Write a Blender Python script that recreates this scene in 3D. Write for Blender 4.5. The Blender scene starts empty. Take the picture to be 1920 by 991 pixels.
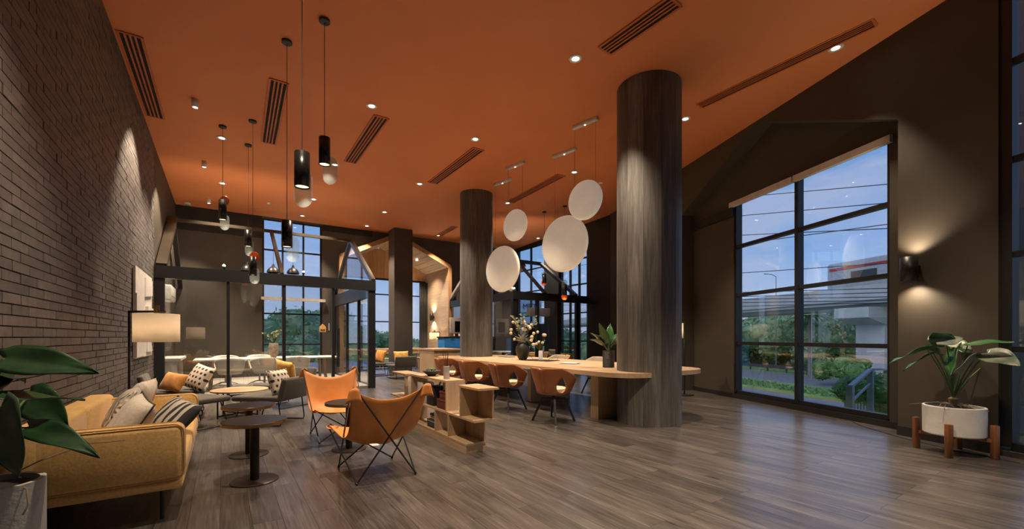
import bpy, bmesh, math, random
from mathutils import Vector, Matrix, Euler
SC = bpy.context.scene
COL = SC.collection
# ---------------------------------------------------------------- camera
FPX, V0, EYE, CEIL = 800.0, 631.0, 1.25, 4.93
TH = math.atan(541/800.0)
FW = Vector((math.sin(TH), math.cos(TH), 0)); RT = Vector((math.cos(TH), -math.sin(TH), 0))
cam = bpy.data.cameras.new('camera'); camo = bpy.data.objects.new('camera', cam); COL.objects.link(camo)
camo.location = (0, 0, EYE); camo.rotation_euler = (math.pi/2, 0, -TH)
cam.sensor_width = 36; cam.lens = 36*FPX/1920; cam.shift_y = (V0-495.5)/1920; cam.clip_start = 0.05; cam.clip_end = 2000
SC.camera = camo
SC.view_settings.view_transform = 'Standard'; SC.view_settings.look = 'None'
SC.view_settings.gamma = 1; SC.view_settings.use_curve_mapping = False
SC.view_settings.exposure = 0.12
# ---------------------------------------------------------------- world: dusk sky with clouds
W = bpy.data.worlds.new('dusk_sky'); SC.world = W; W.use_nodes = True
nt = W.node_tree; nt.nodes.clear()
def wn(t, **k):
    n = nt.nodes.new(t)
    for a, b in k.items(): setattr(n, a, b)
    return n
tc = wn('ShaderNodeTexCoord'); sep = wn('ShaderNodeSeparateXYZ'); nt.links.new(tc.outputs['Generated'], sep.inputs[0])
ramp = wn('ShaderNodeValToRGB'); el = ramp.color_ramp.elements
for p, c in ((0.0, (.36, .41, .52)), (.07, (.30, .39, .57)), (.18, (.17, .30, .54)), (.42, (.085, .20, .43)), (1.0, (.055, .13, .34))):
    e = el.new(p) if p not in (0.0, 1.0) else el[0 if p == 0.0 else len(el)-1]
    e.color = (*c, 1)
nt.links.new(sep.outputs['Z'], ramp.inputs[0])
mp = wn('ShaderNodeMapping'); mp.inputs['Scale'].default_value = (1.6, 1.6, 6.0); nt.links.new(tc.outputs['Generated'], mp.inputs[0])
nz = wn('ShaderNodeTexNoise'); nz.inputs['Scale'].default_value = 2.6; nz.inputs['Detail'].default_value = 7; nz.inputs['Roughness'].default_value = .55
nt.links.new(mp.outputs[0], nz.inputs['Vector'])
cr = wn('ShaderNodeValToRGB'); cr.color_ramp.elements[0].position = .44; cr.color_ramp.elements[1].position = .64
nt.links.new(nz.outputs[0], cr.inputs[0])
mx = wn('ShaderNodeMixRGB'); mx.inputs[2].default_value = (.42, .43, .52, 1)
ml = wn('ShaderNodeMath', operation='MULTIPLY'); ml.inputs[1].default_value = .42
nt.links.new(cr.outputs[0], ml.inputs[0]); nt.links.new(ml.outputs[0], mx.inputs[0]); nt.links.new(ramp.outputs[0], mx.inputs[1])
bg = wn('ShaderNodeBackground'); bg.inputs['Strength'].default_value = 1.42
out = wn('ShaderNodeOutputWorld'); nt.links.new(mx.outputs[0], bg.inputs[0]); nt.links.new(bg.outputs[0], out.inputs[0])
sun = bpy.data.lights.new('afterglow', 'SUN'); sun.energy = .85; sun.color = (1.0, .93, .86); sun.angle = math.radians(35)
suno = bpy.data.objects.new('afterglow', sun); COL.objects.link(suno); suno.rotation_euler = (RT*.75+FW*.55+Vector((0, 0, -.55))).to_track_quat('-Z', 'Y').to_euler()
SPOT_W, WARM = 700.0, (1.0, .80, .58)
# ---------------------------------------------------------------- helpers
def ray(u, v):
    a = (u-960)/FPX
    return FW + RT*a + Vector((0, 0, (V0-v)/FPX))
def atz(u, v, z=0.0):
    r = ray(u, v); return r*((z-EYE)/r.z) + Vector((0, 0, EYE))
def atY(u, v, Y):
    r = ray(u, v); return r*(Y/r.y) + Vector((0, 0, EYE))
def atX(u, v, X):
    r = ray(u, v); return r*(X/r.x) + Vector((0, 0, EYE))
def atd(u, v, d):
    return ray(u, v)*d + Vector((0, 0, EYE))
def depth(p): return p[0]*FW.x + p[1]*FW.y
def proj(p):
    d = depth(p); return (960+FPX*(p[0]*RT.x+p[1]*RT.y)/d, V0-FPX*(p[2]-EYE)/d, d)
class MB:
    def __init__(s): s.v = []; s.f = []; s.sm = []
    def add(s, vs, fs, smooth=False):
        n = len(s.v); s.v += [tuple(v) for v in vs]; s.f += [tuple(i+n for i in f) for f in fs]; s.sm += [smooth]*len(fs); return s
    def box(s, x0, x1, y0, y1, z0, z1, M=None):
        vs = [Vector(p) for p in ((x0,y0,z0),(x1,y0,z0),(x1,y1,z0),(x0,y1,z0),(x0,y0,z1),(x1,y0,z1),(x1,y1,z1),(x0,y1,z1))]
        if M: vs = [M @ v for v in vs]
        return s.add(vs, [(3,2,1,0),(4,5,6,7),(0,1,5,4),(1,2,6,5),(2,3,7,6),(3,0,4,7)])
    def rbox(s, x0, x1, y0, y1, z0, z1, r=.02, n=3, M=None):
        # rounded box: superellipsoid-like by clamped sphere offset
        cx, cy, cz = (x0+x1)/2, (y0+y1)/2, (z0+z1)/2
        r = min(r, (x1-x0)/2, (y1-y0)/2, (z1-z0)/2)
        hx, hy, hz = (x1-x0)/2-r, (y1-y0)/2-r, (z1-z0)/2-r
        bm = bmesh.new(); bmesh.ops.create_cube(bm, size=2)
        bmesh.ops.subdivide_edges(bm, edges=bm.edges[:], cuts=2*n-1, use_grid_fill=True)
        bm.verts.ensure_lookup_table(); vs = []
        for v in bm.verts:
            c = v.co
            t = [math.tan(q*math.pi/4) for q in c]
            d = Vector(t).normalized()*r
            p = Vector((cx+d.x, cy+d.y, cz+d.z))
            sg = [0 if abs(q) < 1e-6 else (1 if q > 0 else -1) for q in c]
            p += Vector((sg[0]*hx, sg[1]*hy, sg[2]*hz))
            if M: p = M @ p
            vs.append(p)
        fs = [tuple(v.index for v in f.verts) for f in bm.faces]; bm.free()
        return s.add(vs, fs, True)
    def prism(s, poly, z0, z1, M=None, smooth=False):
        n = len(poly); vs = [Vector((p[0], p[1], z0)) for p in poly]+[Vector((p[0], p[1], z1)) for p in poly]
        if M: vs = [M @ v for v in vs]
        s.add(vs, [tuple(range(n-1, -1, -1)), tuple(range(n, 2*n))])
        k = len(s.v)-2*n
        s.f += [(k+i, k+(i+1) % n, k+n+(i+1) % n, k+n+i) for i in range(n)]; s.sm += [smooth]*n
        return s
    def tube(s, pts, r, seg=8, closed=False, r1=None):
        pts = [Vector(p) for p in pts]; n = len(pts); rings = []; up = None
        for i, p in enumerate(pts):
            a = pts[(i-1) % n] if (i > 0 or closed) else p; b = pts[(i+1) % n] if (i < n-1 or closed) else p
            t = (b-a).normalized()
            if up is None:
                up = Vector((0, 0, 1)) if abs(t.z) < .9 else Vector((1, 0, 0))
            x = t.cross(up)
            if x.length < 1e-5: x = t.orthogonal()
            x.normalize(); y = x.cross(t).normalized(); up = y
            rr = r if r1 is None else r+(r1-r)*i/(n-1)
            rings.append([p+(x*math.cos(q*2*math.pi/seg)+y*math.sin(q*2*math.pi/seg))*rr for q in range(seg)])
        vs = [v for rg in rings for v in rg]; fs = []
        for i in range(n if closed else n-1):
            j = (i+1) % n
            fs += [(i*seg+q, i*seg+(q+1) % seg, j*seg+(q+1) % seg, j*seg+q) for q in range(seg)]
        s.add(vs, fs, True)
        if not closed:
            k = len(s.v)-len(vs)
            s.f += [tuple(k+q for q in range(seg-1, -1, -1)), tuple(k+(n-1)*seg+q for q in range(seg))]; s.sm += [False, False]
        return s
    def bar(s, a, b, w, t=None, up=(0, 0, 1)):
        a, b = Vector(a), Vector(b); t = t or w; d = (b-a).normalized(); u = Vector(up)
        x = d.cross(u)
        if x.length < 1e-4: x = d.orthogonal()
        x.normalize(); y = x.cross(d).normalized()
        vs = [p+x*(i*w/2)+y*(j*t/2) for p in (a, b) for i, j in ((-1,-1),(1,-1),(1,1),(-1,1))]
        return s.add(vs, [(3,2,1,0),(4,5,6,7),(0,1,5,4),(1,2,6,5),(2,3,7,6),(3,0,4,7)])
    def lathe(s, prof, seg=24, c=(0, 0, 0), M=None, smooth=True):
        vs = []; n = len(prof)
        for r, z in prof:
            for q in range(seg):
                a = 2*math.pi*q/seg; p = Vector((c[0]+r*math.cos(a), c[1]+r*math.sin(a), c[2]+z)); vs.append(M @ p if M else p)
        fs = [(i*seg+q, i*seg+(q+1) % seg, (i+1)*seg+(q+1) % seg, (i+1)*seg+q) for i in range(n-1) for q in range(seg)]
        s.add(vs, fs, smooth)
        k = len(s.v)-len(vs)
        if abs(prof[0][0]-prof[-1][0]) < 1e-7 and abs(prof[0][1]-prof[-1][1]) < 1e-7: return s
        if prof[0][0] > 1e-4: s.f.append(tuple(k+q for q in range(seg-1, -1, -1))); s.sm.append(False)
        if prof[-1][0] > 1e-4: s.f.append(tuple(k+(n-1)*seg+q for q in range(seg))); s.sm.append(False)
        return s
    def grid(s, fn, nu, nv, thick=0.0, smooth=True):
        P = [[Vector(fn(i/nu, j/nv)) for j in range(nv+1)] for i in range(nu+1)]
        m = nv+1
        if thick == 0:
            return s.add([p for r in P for p in r], [(i*m+j, (i+1)*m+j, (i+1)*m+j+1, i*m+j+1) for i in range(nu) for j in range(nv)], smooth)
        N = []
        for i in range(nu+1):
            for j in range(nv+1):
                a = P[min(i+1, nu)][j]-P[max(i-1, 0)][j]; b = P[i][min(j+1, nv)]-P[i][max(j-1, 0)]
                c = a.cross(b); N.append(c.normalized() if c.length > 1e-9 else Vector((0, 0, 1)))
        A = [p for r in P for p in r]; t2 = thick/2
        top = [p+n*t2 for p, n in zip(A, N)]; bot = [p-n*t2 for p, n in zip(A, N)]; K = len(A)
        fs = [(i*m+j, (i+1)*m+j, (i+1)*m+j+1, i*m+j+1) for i in range(nu) for j in range(nv)]
        fs += [tuple(K+q for q in reversed(f)) for f in list(fs)]
        for i in range(nu):
            a, b = i*m, (i+1)*m; fs.append((a, a+K, b+K, b)); a += nv; b += nv; fs.append((a, b, b+K, a+K))
        for j in range(nv):
            a, b = j, j+1; fs.append((a, b, b+K, a+K)); a += nu*m; b += nu*m; fs.append((a, a+K, b+K, b))
        return s.add(top+bot, fs, smooth)
    def sphere(s, c, r, seg=16, rings=10, M=None, sc=(1, 1, 1)):
        prof = [(math.sin(math.pi*i/rings), -math.cos(math.pi*i/rings)) for i in range(rings+1)]
        MM = Matrix.Translation(c) @ Matrix.Diagonal((r*sc[0], r*sc[1], r*sc[2], 1))
        if M: MM = M @ MM
        prof[0] = (0.0, -1); prof[-1] = (0.0, 1)
        return s.lathe(prof, seg, M=MM)
    def mesh(s, name):
        me = bpy.data.meshes.new(name); me.from_pydata(s.v, [], s.f); me.update()
        bm = bmesh.new(); bm.from_mesh(me); bmesh.ops.remove_doubles(bm, verts=bm.verts[:], dist=1e-6)
        bmesh.ops.recalc_face_normals(bm, faces=bm.faces[:]); bm.to_mesh(me); bm.free()
        sm = s.sm
        if any(sm):
            if all(sm): me.polygons.foreach_set('use_smooth', [True]*len(me.polygons))
            else:
                me.polygons.foreach_set('use_smooth', [True]*len(me.polygons))
                me.set_sharp_from_angle(angle=math.radians(38))
        return me
    def bw(s, name, mat, parent, **k):          # vertices given in world space
        root = parent
        while root.parent: root = root.parent
        Mi = (Matrix.Translation(root.location) @ Euler(root.rotation_euler).to_matrix().to_4x4()).inverted()
        s.v = [tuple(Mi @ Vector(v)) for v in s.v]
        return s.build(name, mat, parent, **k)
    def build(s, name, mat, parent=None, sub=0):
        me = s.mesh(name); me.materials.append(M_(mat))
        o = bpy.data.objects.new(name, me); COL.objects.link(o); o.parent = parent
        if sub:
            m = o.modifiers.new('sub', 'SUBSURF'); m.levels = sub; m.render_levels = sub
        return o
def tag(o, label=None, cat=None, group=None, kind=None):
    if label: o['label'] = label
    if cat: o['category'] = cat
    if group: o['group'] = group
    if kind: o['kind'] = kind
    return o
def thing(name, label, cat, loc=(0, 0, 0), rz=0.0, group=None):
    o = bpy.data.objects.new(name, None); COL.objects.link(o); o.location = loc; o.rotation_euler = (0, 0, rz); o.empty_display_size = .1
    return tag(o, label, cat, group)
def struct(o, label): o['kind'] = 'structure'; o['label'] = label; return o
def copy_tree(o, parent=None):
    c = o.copy(); COL.objects.link(c); c.parent = parent
    for ch in list(KIDS.get(o.name, o.children)): copy_tree(ch, c)
    return c
KIDS = {}
def lamp(name, kind, loc, energy, parent=None, color=WARM, size=.05, spot=None, blend=.6, rot=None):
    l = bpy.data.lights.new(name, kind); l.energy = energy; l.color = color
    if kind == 'POINT' or kind == 'SPOT': l.shadow_soft_size = size
    if kind == 'SPOT': l.spot_size = math.radians(spot); l.spot_blend = blend
    o = bpy.data.objects.new(name, l); COL.objects.link(o); o.location = loc; o.parent = parent
    if rot: o.rotation_euler = rot
    return o
# ---------------------------------------------------------------- materials
MATS = {}
def M_(n): return n if isinstance(n, bpy.types.Material) else MATS[n]
class NB:
    def __init__(s, name):
        s.m = bpy.data.materials.new(name); s.m.use_nodes = True; s.t = s.m.node_tree; s.b = s.t.nodes['Principled BSDF']; MATS[name] = s.m
        s.o = s.t.nodes['Material Output']
    def n(s, t, ins=None, **k):
        n = s.t.nodes.new(t)
        for a, b in k.items(): setattr(n, a, b)
        for a, b in (ins or {}).items():
            if isinstance(b, bpy.types.NodeSocket): s.t.links.new(b, n.inputs[a])
            else: n.inputs[a].default_value = b
        return n
    def l(s, a, b): s.t.links.new(a, b)
    def ramp(s, fac, stops, interp='LINEAR'):
        r = s.n('ShaderNodeValToRGB'); s.l(fac, r.inputs[0]); r.color_ramp.interpolation = interp
        e = r.color_ramp.elements
        while len(e) > 1: e.remove(e[0])
        e[0].position = stops[0][0]; e[0].color = (*stops[0][1], 1)
        for p, c in stops[1:]: q = e.new(p); q.color = (*c, 1)
        return r.outputs[0]
    def noise(s, scale=5, detail=4, rough=.55, vec=None, sc=None):
        if vec is None: vec = s.n('ShaderNodeTexCoord').outputs['Object']
        if sc is not None: vec = s.n('ShaderNodeMapping', {'Vector': vec, 'Scale': sc}).outputs[0]
        return s.n('ShaderNodeTexNoise', {'Vector': vec, 'Scale': scale, 'Detail': detail, 'Roughness': rough}).outputs[0]
    def bump(s, h, strength=.2, dist=.01):
        b = s.n('ShaderNodeBump', {'Height': h, 'Strength': strength, 'Distance': dist}); s.l(b.outputs[0], s.b.inputs['Normal'])
    def color(s, c):
        if isinstance(c, bpy.types.NodeSocket): s.l(c, s.b.inputs['Base Color'])
        else: s.b.inputs['Base Color'].default_value = (*c, 1)
    def rough(s, r):
        if isinstance(r, bpy.types.NodeSocket): s.l(r, s.b.inputs['Roughness'])
        else: s.b.inputs['Roughness'].default_value = r
def pos(b): return b.n('ShaderNodeNewGeometry').outputs['Position']
def simple(name, c, rough=.5, metal=0.0, var=.12, scale=6, bump=0.0, spec=None, bscale=None):
    b = NB(name); nz = b.noise(scale, 4)
    b.color(b.ramp(nz, [(.3, tuple(x*(1-var) for x in c)), (.7, tuple(min(1, x*(1+var)) for x in c))])); b.rough(rough)
    b.b.inputs['Metallic'].default_value = metal
    if spec is not None: b.b.inputs['Specular IOR Level'].default_value = spec
    if bump: b.bump(b.noise(bscale or scale*12, 3), bump)
    return b
def rnd(b, lo, hi):
    a = b.n('ShaderNodeObjectInfo').outputs['Random']; g = b.n('ShaderNodeNewGeometry').outputs['Random Per Island']
    s = b.n('ShaderNodeMath', {0: a, 1: g}, operation='ADD').outputs[0]; fr = b.n('ShaderNodeMath', {0: s}, operation='FRACT').outputs[0]
    return fr, b.n('ShaderNodeMapRange', {'Value': fr, 'To Min': lo, 'To Max': hi}).outputs[0]
def wood(name, stops, axis='Y', scale=3.0, stretch=14, rough=.45, world=False, rand=(.85, 1.15), knots=0, bump=.06):
    b = NB(name)
    vec = pos(b) if world else b.n('ShaderNodeTexCoord').outputs['Object']
    fr, val = rnd(b, *rand)
    off = b.n('ShaderNodeVectorMath', {0: vec, 1: b.n('ShaderNodeCombineXYZ', {'X': b.n('ShaderNodeMath', {0: fr, 1: 37.0}, operation='MULTIPLY').outputs[0], 'Y': b.n('ShaderNodeMath', {0: fr, 1: 91.0}, operation='MULTIPLY').outputs[0]}).outputs[0]}, operation='ADD').outputs[0]
    sc = [stretch]*3; sc['XYZ'.index(axis)] = 1.0
    n1 = b.noise(scale, 6, .6, vec=off, sc=tuple(sc))
    sc2 = [stretch*.25]*3; sc2['XYZ'.index(axis)] = .8
    n2 = b.noise(scale*.5, 3, .5, vec=off, sc=tuple(sc2))
    mixv = b.n('ShaderNodeMath', {0: b.n('ShaderNodeMath', {0: n1, 1: .6}, operation='MULTIPLY').outputs[0], 1: b.n('ShaderNodeMath', {0: n2, 1: .4}, operation='MULTIPLY').outputs[0]}, operation='ADD').outputs[0]
    c = b.ramp(mixv, stops)
    if knots:
        k = b.noise(1.9, 2, .5, vec=off, sc=tuple(3.2 if a != axis else 1.1 for a in 'XYZ'))
        kr = b.ramp(k, [(.64, (1, 1, 1)), (.76, (knots, knots, knots))])
        c = b.n('ShaderNodeMixRGB', {0: 1.0, 1: c, 2: kr}, blend_type='MULTIPLY').outputs[0]
    hsv = b.n('ShaderNodeHueSaturation', {'Value': val, 'Color': c}).outputs[0]
    b.color(hsv); b.rough(rough); b.bump(n1, bump, .004)
    return b
# floor, walls
wood('floor_wood', [(.30, (.015, .0125, .011)), (.42, (.041, .034, .030)), (.54, (.076, .065, .057)), (.70, (.155, .137, .120))], 'Y', 2.6, 26, .34, True, (.74, 1.2), knots=.32, bump=.12)
wood('column_wood', [(.3, (.036, .033, .031)), (.5, (.094, .086, .080)), (.7, (.178, .165, .154))], 'Z', 2.2, 16, .5, True, (.75, 1.25))
wood('oak', [(.3, (.33, .215, .125)), (.5, (.44, .30, .18)), (.7, (.53, .375, .235))], 'Y', 2.0, 12, .42, False, (.94, 1.06))
wood('oak_x', [(.3, (.33, .215, .125)), (.5, (.44, .30, .18)), (.7, (.53, .375, .235))], 'X', 2.0, 12, .42, False, (.94, 1.06))
wood('oak_z', [(.3, (.30, .195, .115)), (.5, (.41, .28, .17)), (.7, (.50, .35, .22))], 'Z', 2.0, 12, .42, False, (.94, 1.06))
wood('niche_wood', [(.3, (.36, .19, .08)), (.5, (.48, .27, .125)), (.7, (.56, .34, .17))], 'Z', 2.0, 12, .45, True, (.85, 1.1))
wood('niche_wood_y', [(.3, (.33, .22, .14)), (.5, (.46, .33, .22)), (.7, (.56, .42, .30))], 'Y', 2.0, 14, .45, True, (.85, 1.1))
wood('stand_wood', [(.3, (.07, .022, .008)), (.5, (.20, .075, .025)), (.7, (.32, .14, .05))], 'Z', 3.0, 10, .35, False, (.9, 1.1))
b = NB('brick'); fr, val = rnd(b, .8, 1.2)
nz = b.noise(14, 5, .6, vec=pos(b)); c = b.ramp(nz, [(.3, (.085, .074, .070)), (.7, (.135, .118, .110))])
b.color(b.n('ShaderNodeHueSaturation', {'Value': val, 'Color': c}).outputs[0]); b.rough(.58); b.bump(b.noise(40, 4, .6, vec=pos(b)), .25, .004)
simple('mortar', (.030, .026, .024), .9)
b = NB('ceiling_paint'); nz = b.noise(.9, 3, .5, vec=pos(b))
b.color(b.ramp(nz, [(.3, (.62, .20, .070)), (.7, (.67, .225, .08))])); b.rough(.62); b.bump(b.noise(60, 3, .5, vec=pos(b)), .03)
simple('grille_paint', (.50, .13, .035), .5)
simple('dark_plaster', (.050, .040, .028), .62, scale=2, bump=.05)
simple('dark_plaster2', (.070, .059, .049), .6, scale=2, bump=.05)
simple('black_paint', (.012, .011, .011), .5)
simple('black_metal', (.014, .014, .016), .38, .0, bump=.02)
simple('frame_metal', (.010, .0105, .012), .38, .0)
simple('gold_metal', (.30, .24, .15), .35, .7)
simple('steel', (.5, .5, .5), .28, .9)
simple('white_paint', (.62, .60, .57), .5)
simple('white_plastic', (.66, .65, .63), .35)
simple('blind', (.55, .50, .44), .7)
simple('slot_black', (.004, .004, .004), .8)
MATS['floor_wood'].node_tree.nodes['Principled BSDF'].inputs['Specular IOR Level'].default_value = .85; MATS['floor_wood'].node_tree.nodes['Principled BSDF'].inputs['Roughness'].default_value = .34; MATS['floor_wood'].node_tree.nodes['Principled BSDF'].inputs['Coat Weight'].default_value = .45; MATS['floor_wood'].node_tree.nodes['Principled BSDF'].inputs['Coat Roughness'].default_value = .22
# glass
def glass(name, tint=(.95, .97, .985), base=.05, gain=.55, power=3.0, rough=.0):
    b = NB(name)
    lw = b.n('ShaderNodeLayerWeight', {'Blend': .5}).outputs['Facing']
    pw = b.n('ShaderNodeMath', {0: lw, 1: power}, operation='POWER').outputs[0]
    f = b.n('ShaderNodeMath', {0: pw, 1: gain, 2: base}, operation='MULTIPLY_ADD').outputs[0]
    tr = b.n('ShaderNodeBsdfTransparent', {'Color': (*tint, 1)}).outputs[0]; gl = b.n('ShaderNodeBsdfGlossy', {'Color': (1, 1, 1, 1), 'Roughness': rough}).outputs[0]
    mxs = b.n('ShaderNodeMixShader', {0: f, 1: tr, 2: gl}).outputs[0]; b.l(mxs, b.o.inputs[0]); b.t.nodes.remove(b.b)
glass('glass'); glass('partition_glass', (.955, .965, .97), .09, .6, 2.4); glass('smoke_glass', (.62, .70, .72), .08, .5, 2.0, .05)
def emit(name, c, s):
    b = NB(name); b.color((0, 0, 0)); b.b.inputs['Emission Color'].default_value = (*c, 1); b.b.inputs['Emission Strength'].default_value = s
emit('lamp_glow', (1, .85, .62), 9.0); emit('led', (1, .9, .75), 14.0); emit('warm_glow', (1, .68, .36), 3.0)
# ================================================================ shell
XL, Y1, YB, YN, YS = -1.1, 10.6, 15.05, 17.15, -4.0
P0 = FW*5.467+RT*4.946; WD = (RT*-.2195+FW).normalized(); ND = Vector((-WD.y, WD.x, 0))
RWM = Matrix(((WD.x, ND.x, 0, P0.x), (WD.y, ND.y, 0, P0.y), (0, 0, 1, 0), (0, 0, 0, 1)))   # local (s, n, z) of the slanted right wall
RWI = RWM.inverted()
def wall_n(x, y): return (Vector((x, y, 0))-P0).dot(ND)
FOLD, CS = 2.54, .0945
def ceil_z(x, y): return CEIL+max(0.0, FOLD-wall_n(x, y))*CS
def atc(u, v):                       # a point on the (folded) ceiling
    p = atz(u, v, CEIL)
    for _ in range(12): p = atz(u, v, ceil_z(p.x, p.y))
    return p
def rw(u, v, n=0.0):                 # pixel on the vertical plane at offset n of the right wall
    r = ray(u, v); q = P0+ND*n; d = q.dot(ND)/r.dot(ND); return RWI @ (r*d+Vector((0, 0, EYE)))
# ---- floor planks
def clip_half(poly, fn):
    out = []
    for i in range(len(poly)):
        a, b = poly[i], poly[(i+1) % len(poly)]; fa, fb = fn(a), fn(b)
        if fa >= 0: out.append(a)
        if (fa >= 0) != (fb >= 0): t = fa/(fa-fb); out.append((a[0]+(b[0]-a[0])*t, a[1]+(b[1]-a[1])*t))
    return out
floor = MB().prism([(-1.3, YS-.2), (5.2, YS-.2), (10.9, 9.6), (10.9, 15.4), (7.4, 15.4), (7.4, 17.4), (2.9, 17.4), (2.9, 15.4), (-1.3, 15.4)], -.22, -.012).build('floor', 'slot_black')
struct(floor, 'grey-brown oak plank floor of the lounge')
rg = random.Random(3); planks = []; PW, PL = .18, 1.5
row = 0; x = XL
while x < 10.6:
    off = (row % 2)*PL/2+rg.choice((0, 0, .02))
    y = YS-PL+(1.05-YS) % PL+off-PL
    while y < YN:
        g = .0008; r = [(x+g, y+g), (x+PW-g, y+g), (x+PW-g, y+PL-g), (x+g, y+PL-g)]
        r = clip_half(r, lambda p: wall_n(p[0], p[1])+.34); r = clip_half(r, lambda p: 10.4-p[0]) if r else r
        r = clip_half(r, lambda p: p[1]-YS) if r else r
        top = YN if (3.2 <= x and x+PW <= 7.2) else YB
        r = clip_half(r, lambda p: top-p[1]) if r else r
        if len(r) >= 3: planks.append(r)
        y += PL
    x += PW; row += 1
def pscore(r):
    c = Vector((sum(p[0] for p in r)/len(r), sum(p[1] for p in r)/len(r), 0)); d = depth(c)
    if d < .8: return 0
    u, v, d = proj(c); return 1/d**2 if -200 < u < 2120 and v < 1200 else 1e-4/max(d, .5)**2
planks.sort(key=pscore, reverse=True)
for r in planks[:300]: MB().prism(r, -.012, 0).build('plank', 'floor_wood', floor)
st = MB()
for r in planks[300:]: st.prism(r, -.012, 0)
st.build('plank_field', 'floor_wood', floor)['kind'] = 'stuff'
# ---- left wall: brick
wl = MB().box(XL-.3, XL-.008, YS, Y1, 0, 5.3).box(XL-.3, XL-.001, Y1, YB+.3, 0, 5.3).build('wall_left', 'mortar')
wl.data.materials.append(MATS['dark_plaster'])
for p in wl.data.polygons:
    if p.center.y > Y1+.01: p.material_index = 1
struct(wl, 'tall dark brown brick wall on the left')
bl, bh = .285, .0695; bricks = []; k = 0; z = 0.0
while z < CEIL:
    y = YS+(k % 2)*bl/2
    while y < Y1-.05:
        y1 = min(y+bl, Y1); bricks.append((y, y1-.008, z, min(z+bh-.008, CEIL), XL+rg.uniform(-.003, .003)+(.004 if rg.random() < .04 else 0))); y += bl
    z += bh; k += 1
def bscore(b):
    c = Vector((XL, (b[0]+b[1])/2, b[2])); d = depth(c)
    if d < 1: return 0
    u, v, d = proj(c); return 1/d if (-20 < u < 1940 and -10 < v < 760) else 0
bricks.sort(key=bscore, reverse=True)
def brick(mb, b): mb.box(XL-.02, b[4], b[0], b[1], b[2], b[3])
for b in bricks[:300]: m = MB(); brick(m, b); m.build('brick', 'brick', wl)
st = MB()
for b in bricks[300:]: brick(st, b)
st.build('brick_field', 'brick', wl)['kind'] = 'stuff'
# ---- ceiling
def cpt(x, y): return (x, y, ceil_z(x, y))
def foldpt(y): s = (y-P0.y-FOLD*ND.y)/WD.y; return P0+ND*FOLD+WD*s
fa, fb = foldpt(YS), foldpt(YB)
def wpt(n, y=None, x=None):
    s = ((y-P0.y-n*ND.y)/WD.y) if y is not None else ((x-P0.x-n*ND.x)/WD.x); return P0+ND*n+WD*s
wa = wpt(-.5, y=YS); wb = wpt(-.5, x=10.6)
lp = [(-1.1, YS), (fa.x, YS), (fb.x, YB), (-1.1, YB)]; rp = [(fa.x, YS), (wa.x, YS), (wb.x, wb.y), (10.6, YB), (fb.x, YB)]
cm = MB()
for poly in (lp, rp):
    n = len(poly); vs = [cpt(*p) for p in poly]+[(p[0], p[1], 5.6) for p in poly]
    cm.add(vs, [tuple(range(n)), tuple(range(2*n-1, n-1, -1))]+[(i, n+i, n+(i+1) % n, (i+1) % n) for i in range(n)])
ceilo = struct(cm.build('ceiling', 'ceiling_paint'), 'burnt orange painted ceiling')
# access hatch: a thin proud panel outline
h0, h1 = atz(330, 52, CEIL), atz(445, 106, CEIL)
MB().box(.35, 1.25, 4.1, 5.0, CEIL-.003, CEIL-.0005).build('access_hatch', 'ceiling_paint', ceilo)
# ---- back wall (Y = YB) with openings; pieces in one mesh
def wallY(mb, x0, x1, z0, z1, y0=YB, y1=YB+.25): mb.box(x0, x1, y0, y1, z0, z1)
WB = MB(); W1 = (.98, 2.68)
wallY(WB, XL-.3, W1[0], 0, 5.6); wallY(WB, W1[0], W1[1], 4.88, 5.6); wallY(WB, W1[0], W1[1], 0, .06)
wallY(WB, W1[1], 3.17, 0, 5.6); wallY(WB, 7.26, 8.55, 0, 5.6); wallY(WB, 9.35, 10.6, 0, 5.6); wallY(WB, 8.55, 9.35, 0, .3); wallY(WB, 8.55, 9.35, 4.8, 5.6)
# above the gabled niche
APX = 5.15
WB.add([(3.17, YB, 3.97), (APX, YB, 4.93), (7.26, YB, 3.97), (7.26, YB, 5.6), (3.17, YB, 5.6), (3.17, YB+.25, 3.97), (APX, YB+.25, 4.93), (7.26, YB+.25, 3.97), (7.26, YB+.25, 5.6), (3.17, YB+.25, 5.6)],
       [(0,1,4), (1,2,3), (1,3,4), (5,9,6), (6,8,7), (6,9,8), (0,5,6,1), (1,6,7,2), (2,7,8,3), (3,8,9,4), (4,9,5,0)])
wbk = struct(WB.build('wall_back', 'dark_plaster2'), 'dark brown plaster wall at the back under the ceiling')
# black fascia at the top of the back wall
struct(MB().box(XL, .98, YB-.012, YB-.001, 4.25, 4.92).box(2.68, 4.3, YB-.012, YB-.001, 4.72, 4.92).build('trim_1', 'black_paint'), 'black band along the top of the back wall')
# ---- niche: wooden house-shaped bay
NW = MB()
def plankwall(mb, pts): pass
nich = thing('wooden_bay', 'house-shaped oak bay with a gabled roof at the back window', 'alcove', (APX, YB, 0))
def nl(x, y, z): return (x-APX, y-YB, z)
T = .12
for sx, xo in ((-1, 3.17), (1, 7.26)):
    xi = xo-sx*T; fr_ = MB()
    fr_.add([nl(*p) for p in ((xo, YB-.16, 0), (xi, YB-.16, 0), (xi, YN, 0), (xo, YN, 0), (xo, YB-.16, 3.97), (xi, YB-.16, 3.90), (xi, YN, 3.90), (xo, YN, 3.97))],
            [(3,2,1,0),(4,5,6,7),(0,1,5,4),(1,2,6,5),(2,3,7,6),(3,0,4,7)])
    fr_.build('side_wall', 'niche_wood_y', nich)

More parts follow.
